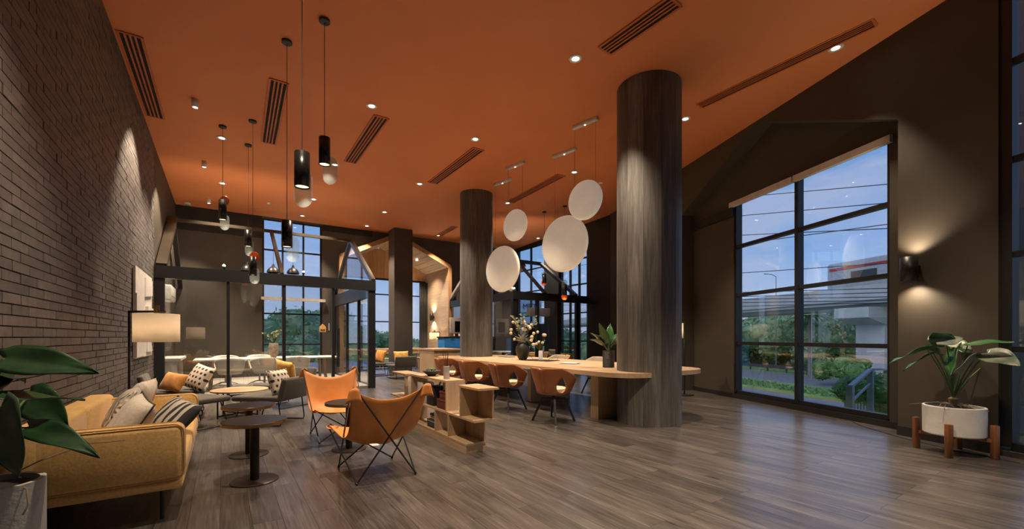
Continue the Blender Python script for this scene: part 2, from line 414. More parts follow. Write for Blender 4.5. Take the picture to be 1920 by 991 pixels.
# roof slopes as planks running along Y
for sx, xo in ((-1, 3.17), (1, 7.26)):
    N = 9
    for i in range(N):
        a, b = i/N, (i+1)/N-.006
        def q(t, dz, y): return nl(xo+(APX-xo)*t, y, 3.97+.96*t+dz)
        m = MB(); m.add([q(a, -.12, YB-.16), q(b, -.12, YB-.16), q(b, -.12, YN), q(a, -.12, YN), q(a, -.01, YB-.16), q(b, -.01, YB-.16), q(b, -.01, YN), q(a, -.01, YN)], [(3,2,1,0),(4,5,6,7),(0,1,5,4),(1,2,6,5),(2,3,7,6),(3,0,4,7)])
        m.build('roof_board', 'niche_wood_y', nich)
# gable boards above the window
x = 3.29
while x < 7.13:
    x1 = min(x+.16, 7.14); zt = lambda q: 3.85+.96*(1-abs(q-APX)/(APX-3.17 if q < APX else 7.26-APX))-.0
    m = MB(); m.add([nl(x, YN-.06, 3.55), nl(x1-.006, YN-.06, 3.55), nl(x1-.006, YN-.06, zt(x1)), nl(x, YN-.06, zt(x)), nl(x, YN, 3.55), nl(x1-.006, YN, 3.55), nl(x1-.006, YN, zt(x1)), nl(x, YN, zt(x))], [(0,1,2,3),(7,6,5,4),(0,4,5,1),(1,5,6,2),(2,6,7,3),(3,7,4,0)])
    m.build('gable_board', 'niche_wood', nich); x = x1
# gold edge trim of the portal
m = MB()
for xo, s in ((3.17, 1), (7.26, -1)):
    m.box(*sorted((xo-APX, xo-APX+s*.14)), -.19, -.161, 0, 3.93)
    m.bar(nl(xo+s*.06, YB-.175, 3.93), nl(APX, YB-.175, 4.87), .028, .15, up=(0, 0, 1))
m.build('portal_frame', 'niche_wood', nich)
# square pillar
struct(MB().box(4.76, 5.40, 14.1, 14.7, 0, CEIL).build('wall_pillar', 'dark_plaster2'), 'square dark brown pillar before the wooden bay')
# ---- windows helper in a plane: origin o, axis a (along), height z
WN = [0]
def window(o, ax, xs, zs, label, depth_=.08, fr=.05, sill=None, extra=(), outer=.07):
    WN[0] += 1; w = thing('window_%d' % WN[0], label, None, o); w['kind'] = 'structure'
    ax = Vector(ax); nn = Vector((-ax.y, ax.x, 0)); M = Matrix(((ax.x, nn.x, 0, 0), (ax.y, nn.y, 0, 0), (0, 0, 1, 0), (0, 0, 0, 1)))
    for i, x in enumerate(xs):
        t = outer if i in (0, len(xs)-1) else fr
        MB().box(x-t/2, x+t/2, -depth_/2, depth_/2, zs[0], zs[-1], M).build('window_mullion', 'frame_metal', w)
    for j, z in enumerate(zs):
        t = outer if j in (0, len(zs)-1) else fr*.9
        for i in range(len(xs)-1):
            MB().box(xs[i]+fr/2, xs[i+1]-fr/2, -depth_*.42, depth_*.42, z-t/2, z+t/2, M).build('window_bar', 'frame_metal', w)
    for i in range(len(xs)-1):
        for j in range(len(zs)-1):
            MB().box(xs[i]+.01, xs[i+1]-.01, -.004, .004, zs[j]+.01, zs[j+1]-.01, M).build('pane', 'glass', w)
    return w, M
window((0, YB+.1, 0), (1, 0, 0), (1.0, 1.54, 2.13, 2.66), (.08, 1.01, 1.97, 2.95, 3.94, 4.88), 'tall steel-framed window behind the left meeting room')
w, M = window((0, YN-.03, 0), (1, 0, 0), (3.32, 4.94, 6.4, 7.12), (.06, .74, 1.86, 2.95, 3.56), 'steel-framed window at the back of the wooden bay')
window((0, YB+.1, 0), (1, 0, 0), (8.58, 9.32), (.3, 1.2, 2.1, 3.0, 3.9, 4.8), 'narrow tall window behind the round wood column')
# ---- wall at X = 10.3 beyond the pier
WX = MB(); XR2 = 10.3
ye = 9.55
def wallX(y0, y1, z0, z1): WX.box(XR2, XR2+.25, y0, y1, z0, z1)
wallX(ye, 10.67, 0, 5.6); wallX(12.15, 13.0, 0, 5.6); wallX(10.67, 12.15, 4.85, 5.6); wallX(13.0, 14.95, 4.9, 5.6); wallX(10.67, 12.15, 0, .1); wallX(13.0, 14.95, 0, .1); wallX(14.95, 15.05, 0, 5.6)
struct(WX.build('wall_far_right', 'black_paint'), 'black wall pier and glazed wall behind the right meeting room')
window((XR2+.12, 0, 0), (0, 1, 0), (10.70, 11.15, 11.62, 12.12), (.1, 1.1, 2.1, 3.1, 4.0, 4.85), 'window strip beside the black pier at far right')
window((XR2+.12, 0, 0), (0, 1, 0), (13.03, 14.0, 14.92), (.1, 1.1, 2.1, 3.1, 4.0, 4.9), 'corner window behind the right meeting room')
# ---- slanted right wall
R = MB(); S1 = 4.59; SA, ZA = 2.32, 5.15
def rb(s0, s1, n0, n1, z0, z1): R.box(s0, s1, n0, n1, z0, z1, RWM)
rb(-.968, 0, -.42, 0, 0, 5.6)                       # pillar between the windows
rb(S1, 8.39, -.42, 0, 0, 5.6)                      # far stretch
rb(-6.2, -3.6, -.42, 0, 0, 5.6)                    # near stretch
rb(-3.6, -.968, -.42, 0, 0, .06); rb(-3.6, -.968, -.42, 0, 5.12, 5.6)
# gable head over the recess
def gq(n): return [RWM @ Vector(p) for p in ((0, n, 4.04), (SA, n, ZA), (S1, n, 4.08), (S1, n, 5.6), (0, n, 5.6))]
R.add(gq(0)+gq(-.32), [(0,1,4), (1,2,3), (1,3,4), (5,9,6), (6,8,7), (6,9,8), (0,5,6,1), (1,6,7,2), (2,7,8,3), (3,8,9,4), (4,9,5,0)])
wl_, wr_ = rw(1376, 600, -.32).x, rw(1668, 600, -.32).x; wm_ = rw(1491, 600, -.32).x
rb(0, wr_, -.52, -.32, 0, 5.6); rb(wl_, S1, -.52, -.32, 0, 5.6); rb(wr_, wl_, -.52, -.32, 4.0, 5.6); rb(wr_, wl_, -.52, -.32, 0, .08)
struct(R.build('wall_right', 'dark_plaster'), 'slanted dark olive plaster wall with a gabled window recess')
zs = (.12, 1.12, 2.10, 3.09, 4.0)
w3, M3 = window(tuple(P0), tuple(WD), (wr_, wm_, wl_), zs, 'big steel-framed window over the road in the gabled recess', .12, .07, outer=.09)
for ch in w3.children: ch.location = ND*-.40
# ledge left of the window, blind boxes
struct(MB().box(wl_, S1-.01, -.318, -.25, 3.72, 3.90, RWM).build('trim_2', 'black_paint'), 'black ledge on the wall left of the big window')
bl_ = MB().box(wr_-.05, wm_-.02, -.315, -.25, 3.90, 4.0, RWM).build('roller_blind', 'blind'); tag(bl_, 'rolled-up beige blind above the right half of the big window', 'blind', 'roller blinds of the big window')
bl_ = MB().box(wm_+.02, wl_+.06, -.315, -.25, 3.90, 4.0, RWM).build('roller_blind', 'blind'); tag(bl_, 'rolled-up beige blind above the left half of the big window', 'blind', 'roller blinds of the big window')
w4, M4 = window(tuple(P0), tuple(WD), (-3.55, -2.3, -1.02), (.1, 1.12, 2.11, 3.10, 4.12, 5.10), 'full-height steel-framed window at the far right edge', .10, .06, outer=.09)
for ch in w4.children: ch.location = ND*-.07
# baseboards
bb = MB().box(-.968, -.0, .0005, .02, 0, .12, RWM).build('baseboard_right', 'black_paint'); struct(bb, 'black baseboard on the pillar between the right windows')
bb = MB().box(.001, S1-.001, -.3195, -.30, 0, .09, RWM).build('baseboard_recess', 'black_paint'); struct(bb, 'black baseboard under the big window')
bb = MB().box(S1+.001, 8.38, .0005, .02, 0, .1, RWM).build('baseboard_far_right', 'black_paint'); struct(bb, 'black baseboard of the far right wall')
# rear closing wall behind the viewer
struct(MB().box(-1.4, 5.6, YS-.25, YS, 0, 5.6).build('wall_near', 'dark_plaster'), 'dark plaster wall behind the viewer')
# ---- round wood columns, clad in vertical boards
def column(c, r0, label):
    t = thing('column', label, 'column', (c[0], c[1], 0)); t['kind'] = 'structure'; t['label'] = label
    n = 12; ht = ceil_z(c[0], c[1])
    for i in range(n):
        a0, a1 = 2*math.pi*i/n, 2*math.pi*(i+1)/n-.006; m = MB(); K = 5
        ring = [(r0*math.cos(a0+(a1-a0)*k/K), r0*math.sin(a0+(a1-a0)*k/K)) for k in range(K+1)]; inn = [(.9*p[0], .9*p[1]) for p in ring][::-1]
        m.prism(ring+inn, 0, ht, smooth=True).build('cladding_board', 'column_wood', t)
    return t
C2 = (5.42, 9.66)
c1p = FW*6.34+RT*2.03
C1 = (c1p.x, c1p.y)
column(C1, .46, 'round wood-clad column at the near end of the long table')
column(C2, .42, 'round wood-clad column at the far end of the long table')
# ================================================================ meeting rooms of black steel and glass
simple('room_carpet', (.36, .33, .29), .9, bump=.1)
simple('chair_shell', (.60, .57, .50), .45)
simple('white_top', (.62, .60, .56), .4)
simple('tv_black', (.006, .006, .007), .18)
simple('beam_gold', (.060, .048, .034), .3, .4)
simple('leaf_grey', (.11, .14, .07), .55); simple('vase_stone', (.20, .16, .12), .6, var=.5, scale=20)
BZ0, BZ1 = 2.38, 2.62
XG = 3.05
room1 = thing('glass_partition', 'black steel and glass meeting room front beside the brick wall', 'partition', (1.0, Y1, 0))
def px(u, Y=Y1): return atY(u, 600, Y).x
posts = [(XL+.004, -.94), (px(424.8), px(430.8)), (px(529.5), px(535.5)), (px(622), px(627)), (px(690), XG+.04)]
for a, b in posts: MB().box(a, b, Y1-.05, Y1+.05, 0, BZ0).bw('post', 'frame_metal', room1)
MB().box(XL+.004, XG+.04, Y1-.07, Y1+.07, BZ0, BZ1).bw('beam', 'frame_metal', room1)
MB().box(-.94, posts[3][0], Y1-.04, Y1+.04, 0, .05).bw('bottom_rail', 'frame_metal', room1)
for i in range(3): MB().box(posts[i][1], posts[i+1][0], Y1-.006, Y1+.006, .05, BZ0).bw('pane', 'partition_glass', room1)
# side wall along Y at XG
for y0, y1 in ((11.9, 11.96), (13.2, 13.26), (14.9, 14.98)): MB().box(XG-.04, XG+.04, y0, y1, 0, BZ0-.1).bw('post', 'frame_metal', room1)
MB().box(XG-.06, XG+.06, Y1+.07, YB-.01, BZ0-.14, BZ1-.02).bw('beam', 'frame_metal', room1)
for y0, y1 in ((Y1+.05, 11.9), (11.96, 13.2), (13.26, 14.9)): MB().box(XG-.006, XG+.006, y0, y1, .02, BZ0-.14).bw('pane', 'partition_glass', room1)
RY, RZ = 12.83, 4.02
MB().bar((XL+.05, RY, RZ), (XG, RY, RZ), .08, .075).bw('ridge_beam', 'beam_gold', room1)
for x, m in ((XL+.11, 'beam_gold'), (XG, 'beam_gold')):
    MB().bar((x, Y1, BZ1), (x, RY, RZ+.02), (.17 if x < 0 else .10), .11).bw('rafter', m, room1)
    MB().bar((x, YB-.05, BZ1), (x, RY, RZ+.02), .10, .11).bw('rafter', 'frame_metal', room1)
xr = atY(509, 440, RY).x; xr2 = atY(529, 512, Y1).x
MB().bar((xr2, Y1+.02, BZ1), (xr, RY, RZ-.02), .07, .09).bw('rafter', 'beam_gold', room1)
# gable glass of the side end
g = [(XG, Y1+.25, BZ1+.02), (XG, RY, RZ-.14), (XG, YB-.3, BZ1+.02)]
MB().add([(p[0]-.005, p[1], p[2]) for p in g]+[(p[0]+.005, p[1], p[2]) for p in g], [(0,1,2), (5,4,3), (0,3,4,1), (1,4,5,2), (2,5,3,0)]).bw('gable_pane', 'partition_glass', room1)
# glass door with long pulls
d1 = thing('door_1', 'clear glass door with long black pull bars between steel posts', None, (posts[3][1], Y1, 0)); d1['kind'] = 'structure'
MB().box(posts[3][1]+.01, posts[4][0]-.01, Y1-.006, Y1+.006, .03, BZ0-.02).bw('door_pane', 'partition_glass', d1)
MB().box(posts[3][1]+.01, posts[4][0]-.01, Y1-.02, Y1+.02, .004, .06).bw('door_shoe', 'steel', d1)
hx = px(634)
for dy in (-.06, .06):
    MB().box(hx-.02, hx+.02, Y1+dy-.012, Y1+dy+.012, .55, 1.45).bw('pull_bar', 'black_metal', d1)
# house-shaped sign on the glass
def house(w, h_): return [(-w/2, 0), (w/2, 0), (w/2, h_*.62), (0, h_), (-w/2, h_*.62)]
def text(txt, size, loc, rot, parent, mat, name='lettering', ext=.001, align='CENTER'):
    c = bpy.data.curves.new(name, 'FONT'); c.body = txt; c.size = size; c.align_x = align; c.align_y = 'CENTER'; c.extrude = ext; c.resolution_u = 2
    o = bpy.data.objects.new(name, c); me = bpy.data.meshes.new_from_object(o, depsgraph=None) if False else None
    COL.objects.link(o); dg = bpy.context.evaluated_depsgraph_get(); me = bpy.data.meshes.new_from_object(o.evaluated_get(dg)); bpy.data.objects.remove(o)
    me.materials.clear(); me.materials.append(M_(mat)); o = bpy.data.objects.new(name, me); COL.objects.link(o); o.location = loc; o.rotation_euler = rot; o.parent = parent
    return o
p = atY(605, 622, Y1-.02)
s1 = thing('house_sign', 'small orange house-shaped wooden sign hung on the glass front', 'sign', tuple(p))
MX = Matrix.Rotation(math.pi/2, 4, 'X')
simple('sign_wood', (.62, .36, .10), .5); simple('sign_dark', (.03, .03, .03), .5)
MB().prism(house(.14, .19), -.008, .008, MX).build('sign_board', 'sign_wood', s1)
MB().box(-.045, -.02, -.0105, -.0085, .02, .07).box(.02, .045, -.0105, -.0085, .02, .07).box(-.012, .012, -.0105, -.0085, .02, .06).build('sign_mark', 'sign_dark', s1)
p = atY(614.5, 623, Y1-.02)
s2 = thing('door_sign', 'dark house-shaped door sign with vertical white characters', 'sign', tuple(p))
MB().prism(house(.13, .32), -.006, .006, MX).build('sign_board', 'sign_dark', s2)
mk = MB()
for k in range(5): mk.box(.015, .035, -.0085, -.0065, .05+k*.035, .075+k*.035)
mk.build('sign_mark', 'white_paint', s2)
# raised carpet, table, chairs
struct(MB().box(-.93, XG-.07, Y1+.08, YB-.01, 0.0005, .05).build('trim_platform', 'room_carpet'), 'pale carpeted platform inside the left meeting room')
FZ = .05
tb = thing('meeting_table', 'long white-topped meeting table behind the glass front', 'table', (.95, 11.95, FZ))
MB().rbox(-1.5, 1.5, -.55, .55, .66, .70, .015).build('tabletop', 'white_top', tb)
for x in (-1.2, 1.2):
    for y in (-.4, .4): MB().bar((x, y, 0), (x*.97, y*.9, .66), .05).build('leg', 'oak_z', tb)
def shell_chair(loc, rz, label):
    t = thing('shell_chair', label, 'chair', loc, rz, 'white shell chairs in the left meeting room')
    def f(a, q):
        ang = (a-.5)*math.radians(230); r = .20+.08*q**.7; zz = .38+.36*q*(1-.35*abs(a*2-1)**2.2)
        return (r*1.02*math.sin(ang), -r*.92*math.cos(ang), zz)
    MB().grid(f, 22, 8, .012).build('shell', 'chair_shell', t)
    MB().lathe([(.001, .39), (.17, .385), (.21, .395), (.215, .41), (.17, .425), (.001, .43)], 20).build('seat', 'chair_shell', t)
    MB().tube([(0, 0, .06), (0, 0, .39)], .022, 10).build('column', 'steel', t)
    for k in range(4):
        a = k*math.pi/2+.5; MB().tube([(0, 0, .08), (.12*math.cos(a), .12*math.sin(a), .075), (.29*math.cos(a), .29*math.sin(a), .012)], .012, 6).build('leg', 'steel', t)
    return t
for (x, y, rz, l) in ((px(432, 11.25), 11.2, 0, 'white shell chair before the steel mullion, left of the vase'), (px(496, 11.25), 11.22, .1, 'white shell chair at the middle of the near table side'), (px(556, 11.3), 11.25, -.1, 'white shell chair at the right end of the near table side'),
                      (px(423, 12.7), 12.75, math.pi, 'white shell chair on the far table side at left'), (px(487, 12.7), 12.75, math.pi, 'white shell chair on the far table side near the window')):
    shell_chair((x, y, FZ), rz, l)
vz = atY(513, 671, 11.7)
vs = thing('leaf_vase', 'mottled stone vase of grey-green branches on the meeting table', 'vase', (vz.x, 11.7, FZ+.70))
MB().lathe([(.05, 0), (.06, .01), (.10, .12), (.115, .22), (.10, .33), (.085, .35), (.08, .34), (.001, .33)], 20).build('vase', 'vase_stone', vs)
rgv = random.Random(5)
def branch_bunch(root, n, z0, hgt, spread, mleaf, mstem, lsize=.05, seed=1, leaves=12):
    r = random.Random(seed); st = MB(); lf = MB()
    for i in range(n):
        a = r.uniform(0, 2*math.pi); e = r.uniform(.2, 1)*spread; hh = hgt*r.uniform(.6, 1)
        pts = [Vector((e*math.cos(a)*q**1.5, e*math.sin(a)*q**1.5, z0+hh*q)) for q in (0, .3, .6, .85, 1)]
        st.tube(pts, .004, 5)
        for k in range(leaves):
            q = r.uniform(.35, 1); j = min(3, int(q*4)); p = pts[j].lerp(pts[j+1], r.random()); d = Vector((r.uniform(-1, 1), r.uniform(-1, 1), r.uniform(-.2, .9))).normalized()
            s = d.orthogonal().normalized(); L = lsize*r.uniform(.7, 1.3); nn = d.cross(s)
            lf.add([p, p+d*L*.5+s*L*.3+nn*L*.06, p+d*L, p+d*L*.5-s*L*.3+nn*L*.06], [(0, 1, 2, 3)], True)
    st.build('branches', mstem, root); o = lf.build('leaves', mleaf, root); o['kind'] = 'stuff'
branch_bunch(vs, 9, .30, .42, .28, 'leaf_grey', 'leaf_grey', .06, 4, 16)
# air conditioner and television on the left wall, console
ac = atX(328, 560, XL+.02)
yac = 11.6
a_ = thing('air_conditioner', 'white split air conditioner high on the wall of the left meeting room', 'air conditioner', (XL+.003, yac, 2.02))
MB().rbox(0, .22, -.45, .45, 0, .30, .03).build('casing', 'white_plastic', a_)
MB().box(.06, .20, -.40, .40, -.012, .003).build('louver', 'white_plastic', a_)
MB().box(.221, .225, -.44, .44, .07, .078).build('panel_gap', 'black_paint', a_)
t_ = thing('wall_television', 'black television on the left wall behind the glass', 'television', (XL+.003, 12.3, 1.0))
MB().box(0, .05, -.55, .55, 0, .70).build('casing', 'black_metal', t_); MB().box(.0505, .053, -.53, .53, .02, .68).build('screen', 'tv_black', t_)
c_ = thing('wall_console', 'pale wooden console shelf below the television', 'shelf', (XL+.003, 12.0, FZ))
MB().box(.0, .36, -.8, .8, .70, .75).build('top', 'white_top', c_); MB().box(.02, .30, -.75, -.70, 0, .70).build('side_panel', 'white_top', c_); MB().box(.02, .30, .70, .75, 0, .70).build('side_panel', 'white_top', c_)
# roller blind inside window 1
tag(MB().box(.95, 2.76, YB-.1, YB-.02, 2.38, 2.47).build('roller_blind', 'blind'), 'rolled-up blind across the window of the left meeting room', 'blind')
# dome pendants
def dome(loc, cz, label):
    t = thing('dome_pendant', label, 'lamp', loc, 0, 'black dome pendants in the left meeting room')
    MB().lathe([(.155, 0), (.15, .03), (.13, .08), (.09, .13), (.04, .16), (.03, .20), (.02, .23), (.001, .235), (.015, .19), (.05, .14), (.1, .10), (.14, .04), (.15, 0)], 24).build('shade', 'frame_metal', t)
    MB().lathe([(.001, .025), (.14, .02), (.14, .012), (.001, .012)], 20).build('diffuser', 'lamp_glow', t)
    MB().tube([(0, 0, .23), (0, 0, cz-loc[2])], .004, 6).build('cord', 'black_metal', t)
for u, v, l in ((464, 508, 'black dome pendant partly behind the orange-capped pendant'), (512.5, 511, 'black dome pendant left of the slanted steel rafter'), (549.5, 513, 'black dome pendant right of the slanted steel rafter')):
    p = atY(u, v, 12.83); dome((p.x, p.y, p.z), RZ-.07, l)
# uplights on the beams
def uplight(p, label, aim, e=60):
    t = thing('uplight', label, 'lamp', p, 0, 'small uplights on the steel beams')
    MB().tube([(0, 0, 0), (0, 0, .05)], .012, 8).build('stem', 'black_metal', t); MB().lathe([(.03, .05), (.03, .075), (.001, .075)], 16).build('body', 'black_metal', t)
    MB().sphere((0, 0, .092), .026, 12, 8).build('lens', 'led', t)
    lamp('uplight_bulb', 'SPOT', (0, 0, .13), e, t, WARM, .03, 110, .8, Vector(aim).to_track_quat('-Z', 'Y').to_euler())
p = atY(420, 492, 12.0); uplight((atY(420, 493, Y1).x, Y1-.03, BZ1), 'small lit uplight on the beam left of the pendants', (0, .9, .55), 90)
p = atY(569, 500, 11); uplight((atY(569, 505, Y1).x, Y1, BZ1), 'small lit uplight on the beam above the glass front, before the window', (0, .8, .6), 40)
# ---------------------------------------------------------------- room 2
XA, XB2 = 7.23, 9.77
room2 = thing('glass_partition', 'black steel and glass meeting room behind the long table', 'partition', (8.5, Y1, 0))
P2 = [(XA-.06, XA+.10), (px(1005), px(1009.5)), (px(1043), px(1049)), (px(1079), px(1085))]
for a, b in P2: MB().box(a, b, Y1-.05, Y1+.05, 0, BZ0).bw('post', 'frame_metal', room2)
MB().box(XA-.06, 10.28, Y1-.07, Y1+.07, BZ0, BZ1).bw('beam', 'frame_metal', room2)
for i in range(3): MB().box(P2[i][1], P2[i+1][0], Y1-.006, Y1+.006, .03, BZ0).bw('pane', 'partition_glass', room2)
MB().box(P2[3][1], 10.28, Y1-.006, Y1+.006, .03, BZ0).bw('pane', 'partition_glass', room2)
MB().box(XA-.06, XA+.06, Y1+.07, YB-.01, BZ0, BZ1-.01).bw('beam', 'frame_metal', room2)
for y0, y1 in ((11.9, 11.98), (13.0, 13.08)): MB().box(XA-.04, XA+.04, y0, y1, 0, BZ0).bw('post', 'frame_metal', room2)
for y0, y1 in ((Y1+.05, 11.9), (11.98, 13.0), (13.08, 15.0)): MB().box(XA-.006, XA+.006, y0, y1, .03, BZ0).bw('pane', 'partition_glass', room2)
MB().bar((XA, RY, RZ), (10.0, RY, RZ), .10, .12).bw('ridge_beam', 'frame_metal', room2)
simple('pale_beam', (.28, .26, .23), .5)
MB().bar((10.0, RY, RZ), (9.75, Y1, BZ1), .12, .10).bw('rafter', 'frame_metal', room2)
MB().bar((XA, RY, RZ), (XA, Y1, BZ1), .12, .10).bw('rafter', 'pale_beam', room2)
MB().bar((XA, RY, RZ), (XA, YB-.05, BZ1), .12, .10).bw('rafter', 'pale_beam', room2)
MB().bar((atY(972, 505, RY).x, RY, RZ-.05), (atY(1022, 548, Y1).x, Y1, BZ1), .09, .08).bw('rafter', 'frame_metal', room2)
MB().bar((9.2, RY, RZ-.1), (9.2, YB-.05, BZ1), .16, .12).bw('rafter', 'pale_beam', room2)
p = atY(958, 537, Y1); uplight((XA+.02, Y1, BZ1), 'bright uplight on the corner of the right meeting room', (.5, .6, .6), 130)
# TV, AC, table, chairs in room 2
xt = atY(1003, 620, 13.6).x
t_ = thing('stand_television', 'big black television screen inside the right meeting room', 'television', (9.32, 12.1, 0))
MB().box(-.52, .52, 0, .06, .92, 1.72).build('casing', 'black_metal', t_); MB().box(-.50, .50, -.003, -.0005, .94, 1.70).build('screen', 'tv_black', t_)
MB().box(-.04, .04, .02, .08, .03, .85).build('pole', 'black_metal', t_); MB().box(-.4, .4, -.2, .3, 0, .03).build('base', 'black_metal', t_)
a_ = thing('air_conditioner', 'white split air conditioner above the television of the right meeting room', 'air conditioner', (9.72, 12.6, 2.02))
MB().rbox(-.48, .48, -.11, .11, 0, .30, .03).build('casing', 'white_plastic', a_); MB().box(-.42, .42, -.09, .05, -.012, .003).build('louver', 'white_plastic', a_)
for i, (u, v, l) in enumerate(((923, 11.9, 'pale chair back behind the left glass pane of the right meeting room'), (944, 11.2, 'second pale chair back behind the glass of the right meeting room'))):
    q = ((7.75, 12.6), (7.8, 11.45))[i]; shell_chair((q[0], q[1], 0), 2.2, l)['group'] = 'pale chairs in the right meeting room'
tb2 = thing('meeting_table', 'oval white meeting table inside the right meeting room', 'table', (8.6, 13.3, 0))
MB().lathe([(.001, .68), (.5, .68), (.52, .70), (.5, .72), (.001, .72)], 24).build('tabletop', 'white_top', tb2); MB().tube([(0, 0, .02), (0, 0, .68)], .04).build('leg', 'black_metal', tb2); MB().lathe([(.3, 0), (.3, .015), (.001, .02)], 20).build('base', 'black_metal', tb2)
# ================================================================ left lounge
def fabric(name, c, var=.18, scale=60, bump=.25, rough=.85, stretch=None):
    b = NB(name); nz = b.noise(scale, 3, .7, sc=stretch or (1, 1, 1)); n2 = b.noise(5, 3)
    mixf = b.n('ShaderNodeMath', {0: b.n('ShaderNodeMath', {0: nz, 1: .65}, operation='MULTIPLY').outputs[0], 1: b.n('ShaderNodeMath', {0: n2, 1: .35}, operation='MULTIPLY').outputs[0]}, operation='ADD').outputs[0]
    b.color(b.ramp(mixf, [(.35, tuple(x*(1-var) for x in c)), (.65, tuple(min(1, x*(1+var)) for x in c))])); b.rough(rough); b.bump(nz, bump, .003)
    b.b.inputs['Sheen Weight'].default_value = .15
    return b
fabric('yellow_fabric', (.60, .37, .125)); fabric('yellow_pipe', (.36, .20, .06)); fabric('grey_fabric', (.062, .053, .044)); fabric('grey_fabric_dark', (.045, .040, .036))
fabric('cream_fabric', (.66, .59, .50)); fabric('orange_fabric', (.50, .21, .040), scale=12, var=.25); fabric('mustard_fabric', (.62, .33, .075), scale=12, var=.2)
b = NB('canvas_orange'); nz = b.noise(4, 4); n2 = b.noise(120, 2)
b.color(b.ramp(nz, [(.3, (.50, .170, .028)), (.7, (.62, .225, .042))])); b.rough(.55); b.bump(n2, .15, .003)
simple('table_dark', (.020, .015, .012), .36, var=.3, scale=8, spec=.3); simple('brass_edge', (.18, .11, .035), .35, .6)
def polka(name, base, dot, k=13.0, r=.27):
    b = NB(name); s = b.n('ShaderNodeSeparateXYZ', {0: b.n('ShaderNodeTexCoord').outputs['Object']})
    x = b.n('ShaderNodeMath', {0: s.outputs['X'], 1: k}, operation='MULTIPLY').outputs[0]; z = b.n('ShaderNodeMath', {0: s.outputs['Z'], 1: k}, operation='MULTIPLY').outputs[0]
    fl = b.n('ShaderNodeMath', {0: z}, operation='FLOOR').outputs[0]; hf = b.n('ShaderNodeMath', {0: fl, 1: .5}, operation='MULTIPLY').outputs[0]
    x2 = b.n('ShaderNodeMath', {0: x, 1: hf}, operation='ADD').outputs[0]
    fx = b.n('ShaderNodeMath', {0: b.n('ShaderNodeMath', {0: x2}, operation='FRACT').outputs[0], 1: .5}, operation='SUBTRACT').outputs[0]
    fz = b.n('ShaderNodeMath', {0: b.n('ShaderNodeMath', {0: z}, operation='FRACT').outputs[0], 1: .5}, operation='SUBTRACT').outputs[0]
    d = b.n('ShaderNodeMath', {0: b.n('ShaderNodeMath', {0: fx, 1: fx}, operation='MULTIPLY').outputs[0], 1: b.n('ShaderNodeMath', {0: fz, 1: fz}, operation='MULTIPLY').outputs[0]}, operation='ADD').outputs[0]
    m = b.n('ShaderNodeMath', {0: d, 1: r*r}, operation='LESS_THAN').outputs[0]
    b.color(b.n('ShaderNodeMixRGB', {0: m, 1: (*base, 1), 2: (*dot, 1)}).outputs[0]); b.rough(.85); b.bump(b.noise(80, 2), .2, .003)
polka('dotted_fabric', (.58, .50, .40), (.02, .02, .022))
def stripes(name, cols, k, axis='X'):
    b = NB(name); s = b.n('ShaderNodeSeparateXYZ', {0: b.n('ShaderNodeTexCoord').outputs['Object']})
    x = b.n('ShaderNodeMath', {0: s.outputs[axis], 1: k, 2: .5}, operation='MULTIPLY_ADD').outputs[0]
    n = len(cols); b.color(b.ramp(x, [(i/n, c) for i, c in enumerate(cols)], 'CONSTANT')); b.rough(.85); b.bump(b.noise(90, 2), .2, .003)
_k, _w = (.025, .025, .028), (.50, .45, .38)
stripes('striped_fabric', [_k, _k, _w, _k, _w, _k, _w, _w, _k, _w, _k, _w, _k, _k], 2.2)
b = NB('knit_fabric'); wv = b.n('ShaderNodeTexWave', {'Vector': b.n('ShaderNodeTexCoord').outputs['Object'], 'Scale': 9.0, 'Distortion': 6.0, 'Detail': 1.0, 'Detail Scale': 1.5}).outputs[0]
b.color(b.ramp(wv, [(.1, (.52, .46, .38)), (.7, (.70, .63, .54))])); b.rough(.95); b.bump(wv, .9, .02)
def pillow(name, w, h_, t, mat, label, loc, rot, group=None, pipe=None, pinch=.07, n=12):
    root = thing(name, label, 'cushion', loc, 0, group); root.rotation_euler = rot
    def f(sgn):
        def g(a, c):
            x, y = a*2-1, c*2-1
            k = (1-abs(x)**2.6)*(1-abs(y)**2.6); th = t/2*max(k, 0)**.5
            px_ = x*w/2*(1-pinch*(1-y*y)*abs(x)**2); pz = y*h_/2*(1-pinch*(1-x*x)*abs(y)**2)
            wr = .006*math.sin(9*x+4*y)*k
            return (px_, sgn*(th+wr), pz+h_/2)
        return g
    m = MB().grid(f(1), n, n).grid(f(-1), n, n); m.build('cover', mat, root)
    if pipe:
        e = [f(1)(a, 0) for a in [i/16 for i in range(17)]]+[f(1)(1, c/16) for c in range(1, 17)]+[f(1)(1-a/16, 1) for a in range(1, 17)]+[f(1)(0, 1-c/16) for c in range(1, 16)]
        MB().tube(e, .006, 6, closed=True).build('piping', pipe, root)
    return root
# ---- yellow sofa
sofa = thing('sofa', 'mustard yellow two-seat sofa with dark piping against the brick wall', 'sofa', (XL+.02, 4.65, 0))
SXF, SY0, SY1 = .86, -.98, .98            # local: x from wall, y along the wall
def arm(y0, y1, nm):
    m = MB(); m.rbox(.02, SXF, y0, y1, .27, .66, .055, 4); o = m.build(nm, 'yellow_fabric', sofa)
    for yy in (y0+.012, y1-.012):
        e = []; x0, x1, z0, z1, r = .05, SXF-.004, .29, .656, .06
        for cx, cz, a0 in ((x1-r, z1-r, 0), (x0+r, z1-r, 90), (x0+r, z0+r, 180), (x1-r, z0+r, 270)):
            for q in range(5): a = math.radians(a0+q*22.5); e.append((cx+r*math.cos(a), yy, cz+r*math.sin(a)))
        MB().tube(e, .005, 6, closed=True).build('piping', 'yellow_pipe', o)
arm(SY0, SY0+.13, 'armrest'); arm(SY1-.13, SY1, 'armrest')
